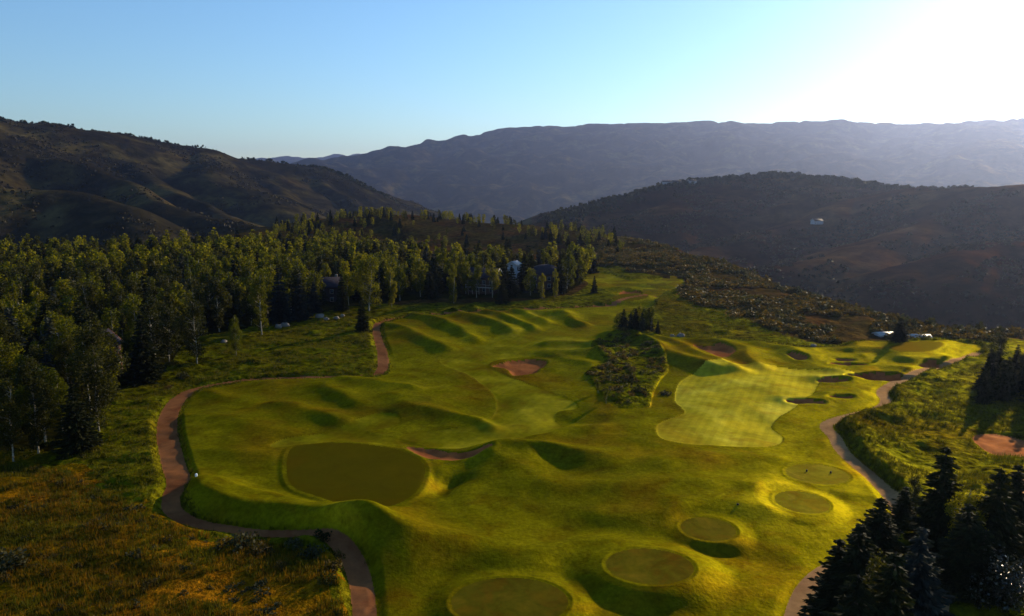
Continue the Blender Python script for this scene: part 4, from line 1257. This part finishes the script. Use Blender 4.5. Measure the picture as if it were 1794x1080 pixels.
def house(px, py, w, d, h, rise, wallm, roofm, label, rz=0.0, trim='trim', balcony=False, dome=False, z=0.0, xy=None, wins=True):
    x, y = G(px, py, z) if xy is None else xy
    e = link('house', None, loc=(x, y, H(x, y) - 0.2), rz=rz)
    tag(e, label, 'house')
    wv, wf = box_vf(-w / 2, w / 2, -d / 2, d / 2, 0, h)
    g = np.array([(-w / 2 + .003, -d / 2, h), (-w / 2 + .003, d / 2, h), (-w / 2 + .003, 0, h + rise - .05), (w / 2 - .003, -d / 2, h), (w / 2 - .003, d / 2, h), (w / 2 - .003, 0, h + rise - .05)])
    gf = np.array([(0, 1, 2, 2), (3, 5, 4, 4)])
    me = bpy.data.meshes.new('wall')
    V = [tuple(v) for v in wv] + [tuple(v) for v in g]
    me.from_pydata(V, [], [tuple(int(i) for i in f) for f in wf] + [(8, 9, 10), (11, 13, 12)])
    me.materials.append(M[wallm]); link('wall', me, e)
    if dome:
        V = []; F = []
        n, m_ = 10, 18
        for i in range(n + 1):
            t = i / n * math.pi / 2
            for k in range(m_):
                q = 2 * math.pi * k / m_
                V.append((math.cos(q) * math.cos(t) * (w / 2 + 1.0), math.sin(q) * math.cos(t) * (d / 2 + 1.0), h + math.sin(t) * rise))
        for i in range(n):
            for k in range(m_):
                F.append((i * m_ + k, i * m_ + (k + 1) % m_, (i + 1) * m_ + (k + 1) % m_, (i + 1) * m_ + k))
        rf = link('roof', mesh_from('roof', V, F, [M[roofm]], None, True), e)
    else:
        rf = link('roof', mesh_from('roof', *gable_roof(w, d, h, rise), [M[roofm]]), e)
        # fascia boards on the gable edges
        for sx in (-1, 1) if wins else ():
            for sy in (-1, 1):
                a = w / 2 + 0.53
                y0, z0, y1, z1 = sy * (d / 2 + .5), h - rise * .5 / (d / 2), 0, h + rise
                V = [(sx * a, y0, z0 - .12), (sx * (a + .08), y0, z0 - .12), (sx * (a + .08), y0, z0 + .3), (sx * a, y0, z0 + .3), (sx * a, y1, z1 - .12), (sx * (a + .08), y1, z1 - .12), (sx * (a + .08), y1, z1 + .3), (sx * a, y1, z1 + .3)]
                F = [(0, 1, 2, 3), (4, 7, 6, 5), (0, 4, 5, 1), (1, 5, 6, 2), (2, 6, 7, 3), (3, 7, 4, 0)]
                link('fascia', mesh_from('fascia', V, F, [M[trim]]), rf)
        if wins and w > 6: link('chimney', mesh_from('chimney', *box_vf(w * .2, w * .2 + 1.0, .4, 1.3, h, h + rise + 1.0), [M['stone']]), rf)
    if wins:
        fl = max(1, int(h // 2.8))
        nwin = max(2, int(w // 2.6))
        for f in range(fl):
            for k in range(nwin):
                cx_ = -w / 2 + (k + .5) * w / nwin; z0 = 0.9 + f * 2.8
                wo = link('window', mesh_from('window_frame', *join([box_vf(cx_ - .65, cx_ + .65, -d / 2 - .07, -d / 2 - .003, z0 + 1.35, z0 + 1.45), box_vf(cx_ - .65, cx_ + .65, -d / 2 - .07, -d / 2 - .003, z0 - .1, z0),
                    box_vf(cx_ - .65, cx_ - .55, -d / 2 - .065, -d / 2 - .003, z0, z0 + 1.35), box_vf(cx_ + .55, cx_ + .65, -d / 2 - .065, -d / 2 - .003, z0, z0 + 1.35)]), [M[trim]]), e)
                link('pane', mesh_from('pane', *box_vf(cx_ - .55, cx_ + .55, -d / 2 - .03, -d / 2 - .004, z0, z0 + 1.35), [M['glass']]), wo)
    if balcony:
        parts = [box_vf(-w / 2, w / 2, -d / 2 - 1.8, -d / 2 - .08, 2.5, 2.65)]
        for k in range(5):
            xx = -w / 2 + .1 + k * (w - .2) / 4
            parts.append(box_vf(xx - .08, xx + .08, -d / 2 - 1.78, -d / 2 - 1.62, 0, 2.5)); parts.append(box_vf(xx - .06, xx + .06, -d / 2 - 1.75, -d / 2 - 1.63, 2.65, 3.6))
        parts.append(box_vf(-w / 2, w / 2, -d / 2 - 1.77, -d / 2 - 1.61, 3.6, 3.7))
        link('balcony', mesh_from('balcony', *join(parts), [M['trim']]), e)
    return e

house(575, 528, 13, 9, 6.0, 2.8, 'timber', 'dark_roof', 'dark timber house with a slate roof deep in the forest shade', R(10))
house(850, 514, 11, 9, 6.2, 3.0, 'brown_wall', 'dark_roof', 'brown two storey house with a pale timber balcony', R(-20), balcony=True)
house(901, 503, 4.0, 4.2, 8.6, 1.2, 'stucco', 'pale_roof', 'pale gabled house with a bright metal roof above the fairway', R(62))
house(955, 506, 11, 9, 6.0, 3.6, 'brown_wall', 'dark_roof', 'brown house with a dark rounded roof', 0, dome=True)
house(188, 655, 5, 5, 6.6, 2.6, 'brown_wall', 'dark_roof', 'house with an orange edged gable poking out of the forest', R(100), trim='orange_trim')
house(130, 650, 4, 4, 7.2, 1.6, 'stucco', 'dark_roof', 'pale walled house mostly hidden by forest at the left', R(40))
house(1549, 588, 4.2, 3, .7, .5, 'stucco', 'pale_roof', 'low building with a pale roof left of the dark conifer', R(8), wins=False)
house(1611, 597, 4.2, 3, .7, .5, 'stucco', 'pale_roof', 'low building with a pale roof right of the dark conifer', R(-6), wins=False)
p = GD(1430, 405, 1080); house(0, 0, 13, 9, 4.5, 2.5, 'stucco', 'brown_wall', 'pale mansion alone on the middle hillside', R(15), xy=(p[0], p[1]))
for i, (px, d) in enumerate([(1168, 1345), (1185, 1352), (1212, 1362)]):
    p = GD(px, 320, d); house(0, 0, 15, 9, 5, 2.5, 'stucco', 'dark_roof', ('left', 'middle', 'right')[i] + 'most of three pale houses on the crest of the middle hill', R(10 * i), xy=(p[0], p[1]))

# ------------------------------------------------------------------ boulders, markers and small things
def rock(seed, s):
    r_ = np.random.default_rng(seed)
    V = []; F = []
    n, m_ = 6, 9
    for i in range(n + 1):
        t = math.pi * i / n
        for k in range(m_):
            q = 2 * math.pi * k / m_
            v = np.array([math.cos(q) * math.sin(t), math.sin(q) * math.sin(t), math.cos(t) * 0.7])
            j = 1 + 0.22 * math.sin(3 * q + seed) * math.sin(2 * t) + r_.normal(0, 0.07)
            V.append(v * s * j)
    for i in range(n):
        for k in range(m_):
            F.append((i * m_ + k, i * m_ + (k + 1) % m_, (i + 1) * m_ + (k + 1) % m_, (i + 1) * m_ + k))
    return mesh_from('boulder', V, F, [M['stone']])
for i, (px, py, s, lab) in enumerate([(560, 560, 1.5, 'pale rounded boulder between the blue spruces and the lone spruce'), (590, 563, 1.0, 'small boulder right of the rounded one'), (600, 560, .8, 'smallest boulder by the dark house'),
        (488, 575, 1.1, 'boulder left of the blue grey spruces'), (500, 573, 1.3, 'flat boulder under the blue grey spruces'), (572, 564, .9, 'boulder touching the rounded one'), (392, 602, .8, 'reddish boulder under the forest edge'),
        (1178, 596, .8, 'pale rock beyond the single small spruce'), (1192, 597, 1.1, 'flat pale rock right of the first one'), (1425, 607, .8, 'pale rock on the rough edge below the scrub')]):
    x, y = G(px, py)
    tag(link('boulder', rock(i, s), loc=(x, y, H(x, y) + s * .15), rz=i), lab, 'boulder', 'boulders along the forest edge' if i < 7 else 'rocks at the valley side')

def post(name, px, py, h, r0, mat, label, cat):
    x, y = G(px, py)
    V, F = tube([(0, 0, 0), (0, 0, h * .8), (0, 0, h * .95), (0, 0, h)], [r0, r0, r0 * .7, r0 * .1], 8)
    tag(link(name, mesh_from(name, V, F, [mat], None, True), loc=(x, y, H(x, y) - .02)), label, cat)
M['marker'] = plain_mat('dark_marker', (0.03, 0.02, 0.015), 0.5)
M['white'] = plain_mat('white_plastic', (0.8, 0.8, 0.75), 0.5, amt=0.05)
post('tee_marker', 1413, 831, .34, .12, M['marker'], 'left dark marker on the pale oval tee box', 'tee marker')
post('tee_marker', 1455, 834, .34, .12, M['marker'], 'right dark marker on the pale oval tee box', 'tee marker')
post('marker_post', 346, 862, .45, .16, M['white'], 'small white post above the black bank beside the brick path', 'marker')
post('marker_post', 1292, 896, 0.2, .14, M['marker'], 'low dark marker left of the small worn tee box', 'marker')

# glossy broadleaf shrub in the bottom right corner
e = link('broadleaf_shrub', None)
x, y = G(1752, 1085)
e.location = (x, y, H(x, y))
(tv, tf), (lv, lf) = aspen_template(900, 5.4, 3.2, 3600, 0.24, 0.1, 3)
link('stem', mesh_from('stem', tv, tf, [M['dark_bark']], None, True), e); link('crown', mesh_from('crown', lv, lf, [M['glossy']]), e)
tag(e, 'broadleaf shrub with glinting leaves in the bottom right corner', 'shrub')

# ------------------------------------------------------------------ haze in the valley air
hz_v, hz_f = box_vf(-15000, 15000, -600, 14500, -330, 700)
hm = bpy.data.materials.new('haze'); hm.use_nodes = True
nt = hm.node_tree; nt.nodes.clear()
ho = nt.nodes.new('ShaderNodeOutputMaterial'); pv = nt.nodes.new('ShaderNodeVolumePrincipled')
pv.inputs['Color'].default_value = (0.38, 0.48, 0.85, 1)
pv.inputs['Density'].default_value = 0.000047
pv.inputs['Anisotropy'].default_value = 0.70
nt.links.new(pv.outputs[0], ho.inputs['Volume'])
hz = link('haze', mesh_from('haze', hz_v, hz_f, [hm])); hz['kind'] = 'stuff'

# neighbours that read alike are told apart by their place among each other
by = {}
for o in bpy.data.objects:
    if o.parent is None and o.get('category') and o.get('group') in ('aspens of the forest on the left', 'spruces standing among the forest aspens', 'shaded stand at the right edge', 'aspens on the wooded rise', 'conifers on the wooded rise'):
        by.setdefault(o['label'], []).append(o)
for lab, os_ in by.items():
    if 1 < len(os_) < 13:
        os_.sort(key=lambda o: o.location[0] / o.location[1])
        wd = {2: ['left', 'right'], 3: ['left', 'middle', 'right'], 4: ['left', 'second', 'third', 'right'], 5: ['left', 'second', 'middle', 'fourth', 'right'], 6: ['left', 'second', 'third', 'fourth', 'fifth', 'right']}.get(len(os_), ['leftmost', 'second', 'third', 'fourth', 'fifth', 'sixth', 'seventh', 'eighth', 'ninth', 'tenth', 'eleventh', 'twelfth'])
        for o, w_ in zip(os_, wd):
            o['label'] = lab + ', ' + w_ + ' one'
print('scene complete', len(bpy.data.objects))
